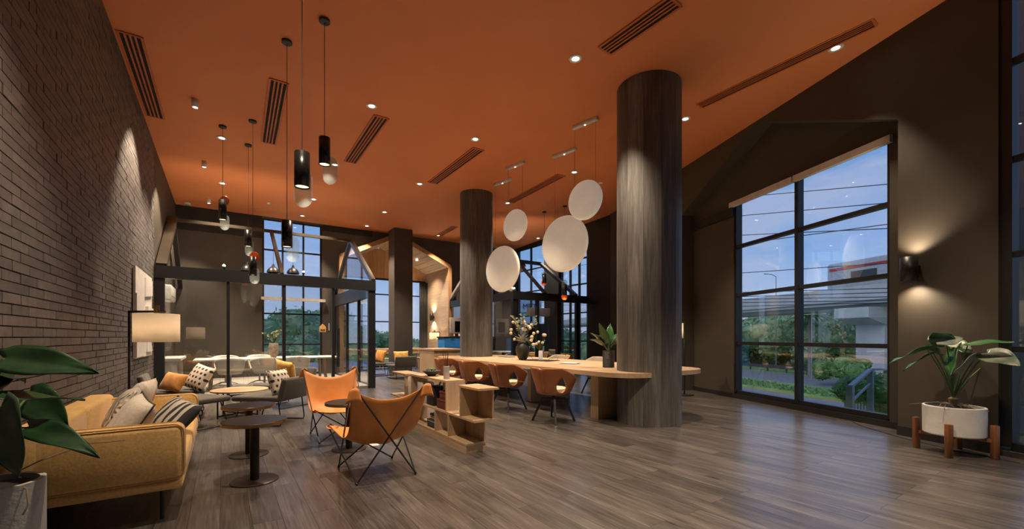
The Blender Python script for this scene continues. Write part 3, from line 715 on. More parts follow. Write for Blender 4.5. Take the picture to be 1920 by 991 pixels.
MB().rbox(.0, .20, SY0, -.004, .27, .70, .05, 4).build('back_cushion', 'yellow_fabric', sofa); MB().rbox(.0, .20, .004, SY1, .27, .70, .05, 4).build('back_cushion', 'yellow_fabric', sofa)
MB().rbox(.19, SXF-.0, SY0+.13, -.003, .29, .43, .035, 4).build('seat_cushion', 'yellow_fabric', sofa); MB().rbox(.19, SXF-.0, .003, SY1-.13, .29, .43, .035, 4).build('seat_cushion', 'yellow_fabric', sofa)
MB().rbox(.03, SXF-.01, SY0+.02, SY1-.02, .21, .285, .03, 3).build('base_frame', 'yellow_fabric', sofa)
for x in (.10, SXF-.13):
    for y in (SY0+.12, SY1-.12): MB().tube([(x, y, 0), (x, y, .22)], .014, 8).build('leg', 'black_metal', sofa)
SX0 = XL+.02
pillow('cushion', .46, .42, .17, 'cream_fabric', 'pale linen cushion with dark piping nearest on the yellow sofa', (SX0+.42, 4.06, .44), (-.50, .12, math.radians(-75)), 'cushions on the yellow sofa', 'grey_fabric_dark')
pillow('cushion', .46, .44, .17, 'knit_fabric', 'cream cable-knit cushion in the middle of the yellow sofa', (SX0+.33, 4.52, .44), (-.42, 0, math.radians(-85)), 'cushions on the yellow sofa')
pillow('cushion', .46, .46, .16, 'cream_fabric', 'pale beige cushion at the back of the yellow sofa', (SX0+.36, 5.05, .44), (-.38, .0, math.radians(-97)), 'cushions on the yellow sofa')
pillow('cushion', .44, .34, .15, 'striped_fabric', 'black and cream striped cushion on the yellow sofa seat', (SX0+.62, 4.60, .445), (-.75, .15, math.radians(-62)), 'cushions on the yellow sofa')
# ---- floor lamp over the sofa
LPX, LPY = -.91, 6.62
fl_ = thing('floor_lamp', 'black arc floor lamp with a wide cream drum shade behind the yellow sofa', 'lamp', (LPX, LPY, 0))
def drum_lamp(t, zt, arm_to, r, hs, seat=0.0, dim=22.0, tag_='shade'):
    MB().box(-.14, .14, -.14, .14, 0, .02).build('base', 'black_metal', t)
    MB().box(-.012, .012, -.012, .012, .02, zt).build('pole', 'black_metal', t)
    ax, ay = arm_to; L = math.hypot(ax, ay); MB().bar((0, 0, zt-.012), (ax*(1+.1/L), ay*(1+.1/L), zt-.012), .024, .024).build('arm', 'black_metal', t)
    MB().tube([(ax, ay, zt-.03), (ax, ay, zt+.06)], .028, 12).build('holder', 'brass_edge', t)
    m = MB(); seg = 40
    z1, z0 = zt-.04, zt-.04-hs
    m.lathe([(r, z0), (r, z1), (r-.004, z1), (r-.004, z0), (r, z0)], seg, (ax, ay, 0)); m.build('shade', 'lamp_shade', t)
    MB().tube([(ax, ay, zt-.04), (ax, ay, zt-.04-hs*.45)], .012, 8).build('socket', 'black_metal', t)
    MB().sphere((ax, ay, z0+hs*.45), .035, 12, 8).build('bulb', 'lamp_glow', t)
    for k in range(3):
        a = k*2.09; MB().bar((ax, ay, z1-.01), (ax+(r-.004)*math.cos(a), ay+(r-.004)*math.sin(a), z1-.01), .004).build('shade_spoke', 'black_metal', t)
    lamp('bulb_light', 'POINT', (ax, ay, z0+hs*.5), dim, t, WARM, .06)
b = NB('lamp_shade'); tl = b.n('ShaderNodeBsdfTranslucent', {'Color': (.86, .77, .65, 1)}).outputs[0]; df = b.n('ShaderNodeBsdfDiffuse', {'Color': (.80, .74, .64, 1)}).outputs[0]
b.l(b.n('ShaderNodeMixShader', {0: .55, 1: df, 2: tl}).outputs[0], b.o.inputs[0])
sc_ = atd(294, 614, 1.0)-Vector((0, 0, EYE)); sp = atd(294, 614, 4.95)
drum_lamp(fl_, 1.555, (sp.x-LPX, sp.y-LPY), .215, .325, dim=10)
# ---- white relief art on the brick
ya0, ya1 = atX(247, 600, XL).y, atX(279, 600, XL).y
art = thing('relief_art', 'white geometric relief panel hung on the brick wall', 'artwork', (XL+.012, (ya0+ya1)/2, 1.55))
hw = (ya1-ya0)/2
def apoly(mb, pts, x0, x1):
    n = len(pts); mb.add([(x0, p[0], p[1]) for p in pts]+[(x1, p[0], p[1]) for p in pts], [tuple(range(n)), tuple(range(2*n-1, n-1, -1))]+[(i, (i+1) % n, n+(i+1) % n, n+i) for i in range(n)]); return mb
m = MB(); z0_, z1_ = -.62, .74
apoly(m, [(-hw, z0_), (hw, z0_), (hw, z1_), (-hw, z1_)], 0, .03).build('panel', 'white_paint', art)
apoly(MB(), [(-hw, -.6), (-.10*hw, -.6), (-.1*hw, .1), (-.5*hw, .3), (-hw, .34)], .03, .045).build('relief_piece', 'white_paint', art)
apoly(MB(), [(.1*hw, .0), (hw, .0), (hw, .18), (.1*hw, .2)], .03, .07).build('relief_piece', 'white_paint', art)
apoly(MB(), [(0, .35), (.9*hw, .42), (.9*hw, .68), (0, .66)], .03, .05).build('relief_piece', 'white_paint', art)
apoly(MB(), [(.2*hw, -.55), (.9*hw, -.55), (.45*hw, -.1), (.25*hw, -.1)], .03, .05).build('relief_piece', 'white_paint', art)
# ---- dark pedestal tables
def pedestal(c, label, rt=.25, rb=.185, z=.53, edge='brass_edge'):
    t = thing('pedestal_table', label, 'table', (c[0], c[1], 0), 0, 'dark round pedestal tables')
    MB().lathe([(rb, 0), (rb, .008), (rb-.006, .012), (.001, .014)], 40).build('base', 'table_dark', t)
    MB().lathe([(.036, .012), (.036, z-.03)], 20).build('column', 'table_dark', t)
    MB().lathe([(.001, z-.03), (rt-.004, z-.03), (rt, z-.027), (rt, z-.004)], 48).build('edge_band', edge, t)
    MB().lathe([(rt, z-.004), (rt-.003, z), (.001, z)], 48).build('tabletop', 'table_dark', t)
pedestal((.225, 4.33), 'dark round pedestal table nearest to the camera beside the sofa')
pedestal((.225, 5.32), 'dark round pedestal table behind the nearest one, beside the sofa')
pedestal((1.16, 4.96), 'dark round pedestal table between the two orange sling chairs')
fp = thing('floor_socket', 'small white floor socket plate by the pedestal table', 'socket', (1.43, 4.99, 0)); MB().box(-.06, .06, -.06, .06, 0, .006).build('plate', 'white_plastic', fp); MB().box(-.04, .04, -.04, .04, .006, .009).build('lid', 'white_plastic', fp)
# ---- butterfly sling chairs
def sling_chair(c, rz, label):
    t = thing('sling_chair', label, 'chair', (c[0], c[1], 0), rz, 'orange sling chairs')
    # local: faces +y. back tips (+-.36,-.42,.87), front tips (+-.34,.40,.40); feet (+-.27,+-.31,0)
    bt, ft = Vector((.315, -.42, .815)), Vector((.32, .38, .39))
    def mir(p, s): return Vector((p.x*s, p.y, p.z))
    fe = [Vector((s*.26, yy, .012)) for s, yy in ((-1, -.31), (1, -.31), (1, .31), (-1, .31))]
    # each loop: from a foot pair up to a tip
    def loop(tip, f1, f2):
        w = Vector((.022, 0, 0)) if True else 0
        MB().tube([f1, f1.lerp(tip-w, .5), tip-w*1, tip+Vector((0, 0, .018)), tip+w, f2.lerp(tip+w, .5), f2], .0075, 7).build('leg', 'black_metal', t)
    for s in (-1, 1):
        b1, f1 = mir(bt, s), mir(ft, s)
        loop(b1, *((fe[0], fe[3]) if s < 0 else (fe[2], fe[1])) if False else ((fe[3], fe[1]) if s < 0 else (fe[0], fe[2])))
        loop(f1, *((fe[0], fe[2]) if s < 0 else (fe[3], fe[1])))
    for p in fe: MB().sphere(p, .0135, 8, 6).build('foot', 'black_metal', t)
    # sling: u across, v from front to back
    def S(a, q):
        x = a*2-1
        # edge curve and centre curve both fold at the seat crease (q = .5)
        def path(p0, p1, p2, w):
            # rounded corner through p0 -> p1 -> p2
            e = .5
            if q < .5-w: t = q/.5; return p0.lerp(p1, t)
            if q > .5+w: t = (q-.5)/.5; return p1.lerp(p2, t)
            a_ = p0.lerp(p1, (.5-w)/.5); b_ = p1.lerp(p2, w/.5); t = (q-.5+w)/(2*w)
            return a_*(1-t)**2+p1*(2*t*(1-t))+b_*t**2
        E_ = path(Vector((.335, .40, .39)), Vector((.30, -.20, .315)), Vector((.335, -.425, .82)), .22)
        C_ = path(Vector((0, .35, .34)), Vector((0, -.23, .23)), Vector((0, -.38, .70)), .20)
        k = abs(x)**2.2
        y = C_.y*(1-k)+E_.y*k; z = C_.z*(1-k)+E_.z*k; xx = x*E_.x
        wr = .007*math.sin(9*x+8*q)*(1-k)*math.sin(math.pi*q)
        return (xx, y+wr*.6, z+wr+.012)
    MB().grid(S, 26, 26, .006).build('sling', 'canvas_orange', t)
    # pockets wrapping the tips
    for s in (-1, 1):
        for tip, d in ((bt, Vector((-s*.10, .03, -.20))), (ft, Vector((-s*.10, -.12, .0)))):
            p = mir(tip, s)
            def Pk(a, q, p=p, s=s, d=d, back=(tip is bt)):
                ang = (a-.5)*math.pi
                if back: return (p.x+(.036+.03*q)*math.sin(ang), p.y-.016-.02*math.cos(ang)-.004*q, p.z+.022-q*.11-.02*(1-math.cos(ang)))
                return (p.x+.036*math.sin(ang)*(1+.5*q), p.y+.014-q*.10, p.z-.006-.018*math.cos(ang)+.012)
            MB().grid(Pk, 10, 4, .005).build('corner_pocket', 'canvas_orange', t)
    return t
sling_chair((1.183, 4.016), math.radians(1), 'orange canvas sling chair seen from behind, nearest to the camera')
sling_chair((1.19, 5.70), math.radians(180), 'orange canvas sling chair facing the camera before the glass front')
# ---- grey lounge chairs around a round oak table
def lounge(c, rz, label, dark='grey_fabric', w=.66, back=True, group='grey low lounge chairs'):
    t = thing('lounge_chair', label, 'chair', (c[0], c[1], 0), rz, group)     # faces +y
    MB().rbox(-w/2, w/2, -.36, .38, .34, .42, .035, 4).build('seat', dark, t)
    if back:
        Mb = Matrix.Translation((0, -.34, .38)) @ Matrix.Rotation(math.radians(14), 4, 'X')
        MB().rbox(-w/2-.01, w/2+.01, -.04, .04, -.03, .30, .038, 4, Mb).build('backrest', dark, t)
    for s in (-1, 1):
        x = s*(w/2-.05)
        MB().tube([(x, -.30, .35), (x, -.34, .05), (x, -.33, .012), (x, -.29, .008), (x, .30, .008), (x, .34, .012), (x, .345, .05), (x, .25, .35)], .009, 7).build('sled_leg', 'black_metal', t)
    MB().tube([(-w/2+.05, 0, .34), (w/2-.05, 0, .34)], .008, 6).build('crossbar', 'black_metal', t)
    return t
TC = (.22, 8.14)
ct = thing('coffee_table', 'round oak coffee table with a black metal frame among the grey chairs', 'table', (TC[0], TC[1], 0))
MB().lathe([(.001, .385), (.395, .385), (.40, .39), (.40, .405), (.395, .41), (.001, .41)], 48).build('tabletop', 'oak_x', ct)
for k in range(4):
    a = k*math.pi/2+.65; MB().box(.37*math.cos(a)-.011, .37*math.cos(a)+.011, .37*math.sin(a)-.011, .37*math.sin(a)+.011, 0, .385).build('leg', 'black_metal', ct)
for k in range(2):
    a = k*math.pi/2+.65; MB().bar((.37*math.cos(a), .37*math.sin(a), .03), (-.37*math.cos(a), -.37*math.sin(a), .03), .018).build('stretcher', 'black_metal', ct)
lounge((-.62, 8.62), math.radians(-90), 'grey low lounge chair by the brick wall holding orange and dotted cushions')
lounge((-.40, 7.32), math.radians(-55), 'grey low lounge chair just behind the far arm of the yellow sofa', back=False)
lounge((.58, 7.17), math.radians(50.7), 'dark grey lounge chair with its back to us and a dotted cushion')
lounge((.92, 8.75), math.radians(125), 'grey low lounge chair beyond the oak table holding a mustard cushion')
G = 'cushions on the grey lounge chairs'
def at_seat(u, v, z): return atz(u, v, z)
p = atz(318, 733, .42); pillow('cushion', .42, .30, .14, 'orange_fabric', 'orange satin cushion on the grey chair by the brick wall', (p.x-.02, p.y, .425), (-.5, .1, math.radians(-48)), G)
p = atz(358, 730, .42); pillow('cushion', .44, .42, .15, 'dotted_fabric', 'cream black-dotted cushion propped on the grey chair by the wall', (p.x+.0, p.y, .425), (-.5, .2, math.radians(-55)), G)
p = atz(520, 722, .42); pillow('cushion', .44, .42, .15, 'mustard_fabric', 'mustard yellow cushion propped beyond the oak coffee table', (.98, 8.80, .425), (-.3, -.15, math.radians(125)), G)
pillow('cushion', .46, .36, .14, 'dotted_fabric', 'cream black-dotted cushion leaning in the dark grey chair', (.72, 7.06, .425), (-.28, .0, math.radians(50.7)), G)
# ---- big-leaf plants
def leafmat(name, c1, c2, rough=.32):
    b = NB(name); nz = b.noise(9, 4)
    b.color(b.ramp(nz, [(.35, c1), (.65, c2)])); b.rough(rough); b.bump(b.noise(26, 2, sc=(1, 1, 1)), .18, .006)
leafmat('leaf_dark', (.008, .032, .010), (.014, .055, .016)); leafmat('leaf_mid', (.020, .085, .018), (.035, .13, .03)); leafmat('leaf_glossy', (.035, .075, .045), (.06, .11, .065), .25); leafmat('leaf_silver', (.10, .15, .10), (.32, .34, .24))
simple('stem_green', (.07, .13, .04), .5); simple('soil', (.012, .009, .008), .9, bump=.6, var=.5, scale=30); simple('root_tan', (.20, .14, .09), .8)
simple('concrete', (.33, .33, .32), .75, var=.12, scale=5, bump=.25, bscale=50); simple('white_pot', (.60, .585, .56), .6, var=.08, scale=8, bump=.15)
def leaf(root, base, dirv, L, Wd, droop, mat, twist=0.0, fold=.25, name='leaf', n=8):
    base = Vector(base); d = Vector(dirv).normalized(); side = d.cross(Vector((0, 0, 1)))
    if side.length < .05: side = Vector((1, 0, 0))
    side.normalize(); up = side.cross(d).normalized()
    q = Matrix.Rotation(twist, 3, d); side = q @ side; up = q @ up
    def f(a, c):
        x = (c*2-1); t = a
        wv = Wd*.5*(math.sin(math.pi*min(1, (t*.93+.07))**.62))**.8 if t < .999 else 0
        if t < .12: wv *= .75+.25*t/.12
        y = t*L-(.10*L*(abs(x))*(1-t)*(1 if t < .3 else 0)) - .06*L*abs(x)*max(0, 1-t*4)
        wav = .02*L*math.sin(9*t+2*x)*abs(x)
        return base+d*y+side*(x*wv)+up*(abs(x)*wv*fold+wav-droop*L*t*t*.5)+Vector((0, 0, -droop*L*t*t*.35))
    return MB().grid(f, n*2, n, .003).build(name, mat, root)
def stem(root, pts, r=.009): return MB().tube(pts, r, 7, r1=r*.6).build('stem', 'stem_green', root)
def curve(a, b, bend, n=7):
    a, b = Vector(a), Vector(b); return [a.lerp(b, i/n)+Vector(bend)*math.sin(math.pi*i/n) for i in range(n+1)]
# bottom-left plant in a concrete pot
pc = atd(-15, 905, 1.95); PCX, PCY = pc.x, pc.y
pl = thing('potted_plant', 'large dark-leaved plant in a grey concrete pot at the lower left corner', 'plant', (PCX, PCY, 0))
ptz = atd(-15, 905, 1.95).z
MB().lathe([(.15, 0), (.165, .01), (.17, .3), (.17, ptz), (.148, ptz), (.148, ptz-.05), (.001, ptz-.05)], 40).build('pot', 'concrete', pl)
MB().lathe([(.146, ptz-.06), (.146, ptz-.03), (.10, ptz-.015), (.001, ptz-.01)], 24).build('soil', 'soil', pl)
MB().tube([(.10, -.05, ptz-.02), (.15, -.16, ptz-.01), (.165, -.20, ptz-.07), (.15, -.205, ptz-.11)], .0035, 6).tube([(.02, .1, ptz), (.12, .15, ptz+.05), (.28, .20, ptz+.10), (.42, .24, ptz+.09)], .0035, 6).build('aerial_root', 'root_tan', pl)
def wl2(u, v, d): p = atd(u, v, d); return Vector((p.x-PCX, p.y-PCY, p.z))
def pleaf(u0, v0, d0, u1, v1, d1, Wd, droop, mat, tw=0.0, fold=.2):
    a, b_ = wl2(u0, v0, d0), wl2(u1, v1, d1); L = (b_-a).length
    leaf(pl, a, b_-a+Vector((0, 0, droop*L*.55)), L, Wd, droop, mat, tw, fold); stem(pl, curve((0, 0, ptz-.03), a, (-.02, .0, .06)))
pleaf(8, 672, 2.15, 178, 697, 2.2, .17, .12, 'leaf_dark', .9)
pleaf(-30, 745, 2.0, 160, 747, 2.35, .14, .05, 'leaf_dark', .2)
pleaf(55, 742, 2.5, 112, 795, 2.45, .20, .3, 'leaf_dark', 1.0)
pleaf(2, 762, 1.95, 26, 893, 1.9, .24, .1, 'leaf_glossy', 1.35, .08)
pleaf(55, 800, 2.1, 170, 850, 2.0, .12, .25, 'leaf_dark', .6)
pleaf(-30, 700, 2.0, 52, 712, 2.4, .12, .1, 'leaf_dark', .4)
pleaf(-40, 730, 2.0, 30, 690, 2.3, .12, .1, 'leaf_dark', .4)
# right plant in a white planter on a wooden stand
PX, PY = 6.508, 1.141
ps = thing('plant_stand', 'rustic reddish wooden four-legged plant stand by the right window', 'plant stand', (PX, PY, 0), math.atan2(WD.y, WD.x)-.35)
RS = .295
for k in range(4):
    a = math.pi/4+k*math.pi/2; MB().rbox(RS*math.cos(a)-.026, RS*math.cos(a)+.026, RS*math.sin(a)-.026, RS*math.sin(a)+.026, 0, .345, .006, 2).build('leg', 'stand_wood', ps)
for k in range(2):
    a = math.pi/4+k*math.pi/2; MB().bar((RS*math.cos(a), RS*math.sin(a), .185+.0*k), (-RS*math.cos(a), -RS*math.sin(a), .185), .035, .035).build('crossbar', 'stand_wood', ps)
pp = thing('potted_plant', 'broad-leaved variegated plant in a white planter on a wooden stand', 'plant', (PX, PY, .205))
MB().lathe([(.235, 0), (.245, .012), (.248, .30), (.242, .305), (.225, .305), (.22, .26), (.001, .26)], 48).build('pot', 'white_pot', pp)
MB().lathe([(.218, .255), (.218, .272), (.1, .30), (.001, .31)], 24).build('soil', 'soil', pp)
rgp = random.Random(8); rts = MB()
for k in range(16):
    a = rgp.uniform(0, 6.28); r1 = rgp.uniform(.25, .36) if k < 6 else rgp.uniform(.12, .22); rts.tube([(.03*math.cos(a), .03*math.sin(a), .32), (.14*math.cos(a), .14*math.sin(a), .325), (r1*math.cos(a+.2), r1*math.sin(a+.2), .30+rgp.uniform(-.03, .02))], .0035, 5)
o = rts.build('aerial_roots', 'root_tan', pp); o['kind'] = 'stuff'
MB().lathe([(.05, .28), (.035, .33), (.045, .38), (.02, .40), (.001, .40)], 12).build('trunk', 'root_tan', pp)
def wl3(u, v, d): p = atd(u, v, d); return Vector((p.x-PX, p.y-PY, p.z-.205))
d0 = depth((PX, PY))
def rleaf(u0, v0, dd0, u1, v1, dd1, Wd, droop, mat, tw=0.0, fold=.15):
    Wd *= 1.35
    a, b_ = wl3(u0, v0, d0+dd0), wl3(u1, v1, d0+dd1); L = (b_-a).length
    leaf(pp, a, b_-a+Vector((0, 0, droop*L*.55)), L, Wd, droop, mat, tw, fold); stem(pp, curve((0, 0, .38), a, (0, 0, .04)), .008)
rleaf(1738, 655, -.05, 1664, 678, -.15, .15, .15, 'leaf_mid', .5); rleaf(1750, 662, .1, 1692, 692, .1, .12, .15, 'leaf_mid', .5)
rleaf(1755, 640, -.1, 1808, 632, -.05, .14, .1, 'leaf_silver', .6); rleaf(1775, 645, .0, 1745, 622, -.15, .14, .1, 'leaf_mid', .5)
rleaf(1778, 640, .15, 1822, 655, -.1, .12, .1, 'leaf_silver', .4); rleaf(1790, 650, .1, 1770, 700, -.2, .13, .25, 'leaf_mid', .8)
rleaf(1826, 675, -.12, 1784, 698, -.2, .18, .1, 'leaf_silver', .9, .1); rleaf(1815, 645, -.1, 1902, 640, -.45, .12, .05, 'leaf_mid', .3)
rleaf(1850, 662, -.2, 1910, 683, -.5, .16, .15, 'leaf_silver', .6, .1); rleaf(1852, 680, .1, 1834, 665, .15, .16, .1, 'leaf_mid', .7)
rleaf(1760, 660, .1, 1730, 650, .25, .15, .1, 'leaf_dark', .6); rleaf(1795, 655, .2, 1812, 645, .3, .16, .1, 'leaf_dark', .6)
# ================================================================ shelf unit
sh = thing('step_shelf', 'low stepped oak shelf unit of open boxes behind the orange chairs', 'shelf', (2.26, 4.9, 0))
SXa, SXb = 2.14, 2.385
def sb(name, y0, y1, z0, z1, x0=SXa, x1=SXb, mat='oak'): return MB().box(x0, x1, y0, y1, z0, z1).bw(name, mat, sh)
T_ = .022
sb('plinth', 4.04, 5.72, 0, .085, SXa+.003, SXb-.003)
sb('bottom_board', 4.03, 5.72, .085, .085+T_)
sb('divider', 4.47, 4.47+T_, .107, .36, mat='oak_z'); sb('divider', 4.83, 4.83+T_*1.4, .107, .36, mat='oak_z'); sb('divider', 5.66, 5.66+T_, .107, .36, mat='oak_z')
sb('back_panel', 4.04, 4.47, .107, .36, SXb-T_, SXb, 'oak_z')
sb('middle_board', 3.86, 5.72, .36, .36+T_)
sb('divider', 4.17, 4.17+T_, .382, .70, mat='oak_z'); sb('back_panel', 3.87, 4.17, .382, .70, SXb-T_, SXb, 'oak_z'); sb('cube_top', 3.77, 4.19+T_, .70, .70+T_)
sb('divider', 4.53, 4.53+T_, .382, .716, mat='oak_z'); sb('divider', 5.63, 5.63+T_, .382, .716, mat='oak_z'); sb('top_board', 4.53, 5.652, .716, .74)
sb('divider', 4.95, 4.95+T_, .382, .716, SXb-.08, SXb, 'oak_z')
sb('end_board', 5.86, 6.45, .70, .724); sb('divider', 5.88, 5.88+.03, .38, .70, mat='oak_z'); sb('end_board', 5.72, 6.5, .358, .38); sb('divider', 6.1, 6.13, 0, .358, mat='oak_z')
simple('red_weave', (.14, .022, .012), .7, var=.5, scale=60, bump=.6, bscale=90); simple('dark_bag', (.010, .010, .011), .6)
def plaid():
    b = NB('plaid'); s = b.n('ShaderNodeSeparateXYZ', {0: b.n('ShaderNodeTexCoord').outputs['Object']}); out_ = None
    for ax in 'XYZ':
        f_ = b.n('ShaderNodeMath', {0: b.n('ShaderNodeMath', {0: s.outputs[ax], 1: 34.0}, operation='MULTIPLY').outputs[0]}, operation='FRACT').outputs[0]
        g_ = b.n('ShaderNodeMath', {0: f_, 1: .40}, operation='LESS_THAN').outputs[0]
        out_ = g_ if out_ is None else b.n('ShaderNodeMath', {0: out_, 1: g_}, operation='MAXIMUM').outputs[0]
    b.color(b.n('ShaderNodeMixRGB', {0: out_, 1: (.50, .47, .40, 1), 2: (.03, .03, .035, 1)}).outputs[0]); b.rough(.7)
plaid()
def box_thing(name, label, cat, x0, x1, y0, y1, z0, z1, mat, group=None, lid=True):
    t = thing(name, label, cat, ((x0+x1)/2, (y0+y1)/2, z0), 0, group)
    MB().rbox(x0, x1, y0, y1, z0, z1-.03 if lid else z1, .006, 2).bw('body', mat, t)
    if lid: MB().rbox(x0-.004, x1+.004, y0-.004, y1+.004, z1-.029, z1, .006, 2).bw('lid', mat, t)
zs_ = .382
box_thing('woven_box', 'larger dark red woven box at the bottom of the pair on the shelf', 'box', 2.17, 2.34, 4.57, 4.86, zs_, zs_+.115, 'red_weave', 'red woven boxes')
box_thing('woven_box', 'smaller dark red woven box on top of the pair on the shelf', 'box', 2.18, 2.33, 4.58, 4.80, zs_+.116, zs_+.215, 'red_weave', 'red woven boxes')
box_thing('plaid_box', 'larger black and cream plaid box low in the shelf', 'box', 2.17, 2.34, 4.88, 5.16, .107, .205, 'plaid', 'plaid boxes')
box_thing('plaid_box', 'smaller black and cream plaid box stacked on the larger one', 'box', 2.18, 2.33, 4.88, 5.08, .206, .285, 'plaid', 'plaid boxes')
box_thing('storage_box', 'black storage box standing in the shelf beside the red boxes', 'box', 2.18, 2.35, 4.98, 5.20, zs_, zs_+.24, 'dark_bag', lid=False)
box_thing('paper_file', 'grey paper file standing at the far end of the shelf box', 'file', 2.17, 2.33, 5.30, 5.50, zs_, zs_+.27, 'white_top', lid=False)
fg = thing('figurine', 'small white ceramic figurine in the shelf gap', 'figurine', (2.26, 4.34, zs_))
MB().lathe([(.035, 0), (.045, .02), (.05, .06), (.03, .10), (.018, .12), (.03, .16), (.045, .20), (.04, .24), (.015, .27), (.001, .275)], 18).build('body', 'white_plastic', fg)
# leaning magazines
for k in range(3):
    t = thing('magazine', ('pale magazine leaning nearest in the end rack of the shelf', 'spiral-bound pad leaning in the middle of the end rack', 'pale magazine leaning at the back of the end rack')[k], 'magazine', (2.26, 5.70+.045*k, .381), 0, 'magazines in the shelf rack'); t.rotation_euler = (-.09, 0, 0)
    MB().box(-.10, .10, -.008, .008, 0, .31).build('pages', ('white_top', 'white_top', 'white_paint')[k], t); MB().box(-.102, .102, -.010, -.0082, 0, .312).build('cover', 'cream_fabric', t)
# bowl with succulents, diffuser
simple('bowl_dark', (.035, .034, .028), .55); simple('succulent', (.07, .13, .045), .6)
bp = Vector((2.255, 5.21, .74)); bo = thing('succulent_bowl', 'dark bowl of green succulents on the shelf top', 'bowl', bp)
MB().lathe([(.045, 0), (.05, .01), (.09, .035), (.12, .07), (.112, .072), (.08, .05), (.001, .045)], 28).build('bowl', 'bowl_dark', bo)
for k in range(5):
    a = k*1.256; m = MB(); cx, cy = (.04*math.cos(a), .04*math.sin(a)) if k else (0, 0)
    for q in range(10):
        an = q*2.4; r_ = .012+.018*(q/10); m.sphere((cx+r_*math.cos(an), cy+r_*math.sin(an), .075+.018*(1-q/10)), .011, 6, 4)
    m.build('rosette', 'succulent', bo)['kind'] = 'stuff'
di = thing('reed_diffuser', 'silver cylinder diffuser with black reeds on the shelf top', 'diffuser', (2.235, 4.72, .74))
simple('silver_paint', (.45, .44, .43), .35, .3)
MB().lathe([(.036, 0), (.037, .004), (.037, .155), (.030, .157), (.030, .13), (.001, .13)], 24).build('bottle', 'silver_paint', di)
for dx, dy in ((-.035, .01), (-.02, -.02), (.02, .02), (.012, -.02)): MB().tube([(dx*.4, dy*.4, .13), (dx*1.2, dy, .32)], .0028, 5).build('reed', 'black_metal', di)
# ================================================================ long table
TX0, TX1, TY0, TY1, TZ = 4.43, 6.42, 3.80, 10.25, .75
lt = thing('long_table', 'long light oak table wrapped around the two wood columns', 'table', (5.4, 7.0, 0))
def arc(c, r, a0, a1, n): return [(c[0]+r*math.cos(math.radians(a0+(a1-a0)*i/n)), c[1]+r*math.sin(math.radians(a0+(a1-a0)*i/n))) for i in range(n+1)]
r_ = .5; g_ = .462
dy = TY0-C1[1]; hx_ = math.sqrt(max(g_**2-dy**2, 1e-4)); aR = math.degrees(math.atan2(dy, hx_)); aL = 180-aR
poly = arc((TX1-r_, TY0+r_), r_, -90, 0, 8)+arc((TX1-r_, TY1-r_), r_, 0, 90, 8)
dy2 = TY1-C2[1]
poly += arc((TX0+r_, TY1-r_), r_, 90, 180, 8)+arc((TX0+r_, TY0+r_), r_, 180, 270, 8)
notch = [(C1[0]+g_*math.cos(math.radians(a)), C1[1]+g_*math.sin(math.radians(a))) for a in [aL+(aR-aL)*i/24 for i in range(25)]]
poly += notch
# hole for the far column: keep the top as near part and far part around it
hole = [(C2[0]+.422*math.cos(math.radians(a)), C2[1]+.422*math.sin(math.radians(a))) for a in range(0, 360, 12)]
bm = bmesh.new()
def ring(pts, z): vs = [bm.verts.new((p[0]-5.4, p[1]-7.0, z)) for p in pts]; es = [bm.edges.new((vs[i], vs[(i+1) % len(vs)])) for i in range(len(vs))]; return vs, es
for z in (TZ-.065, TZ):
    v1, e1 = ring(poly, z); v2, e2 = ring(hole, z); bmesh.ops.triangle_fill(bm, use_beauty=True, edges=e1+e2)
    if z < TZ-.01: lo1, lo2 = v1, v2
    else:
        for A, B in ((lo1, v1), (lo2, v2)):
            for i in range(len(A)): bm.faces.new((A[i], A[(i+1) % len(A)], B[(i+1) % len(A)], B[i]))
bmesh.ops.recalc_face_normals(bm, faces=bm.faces[:])
me = bpy.data.meshes.new('tabletop'); bm.to_mesh(me); bm.free(); me.materials.append(MATS['oak']); o = bpy.data.objects.new('tabletop', me); COL.objects.link(o); o.parent = lt
MB().box(4.72, 5.95, 4.64, 4.80, 0, TZ-.066).bw('leg', 'oak_z', lt); MB().box(4.74, 6.0, 8.9, 9.02, 0, TZ-.066).bw('leg', 'oak_z', lt)
MB().box(4.9, 5.9, 6.6, 6.7, 0, TZ-.066).bw('leg', 'oak_z', lt)
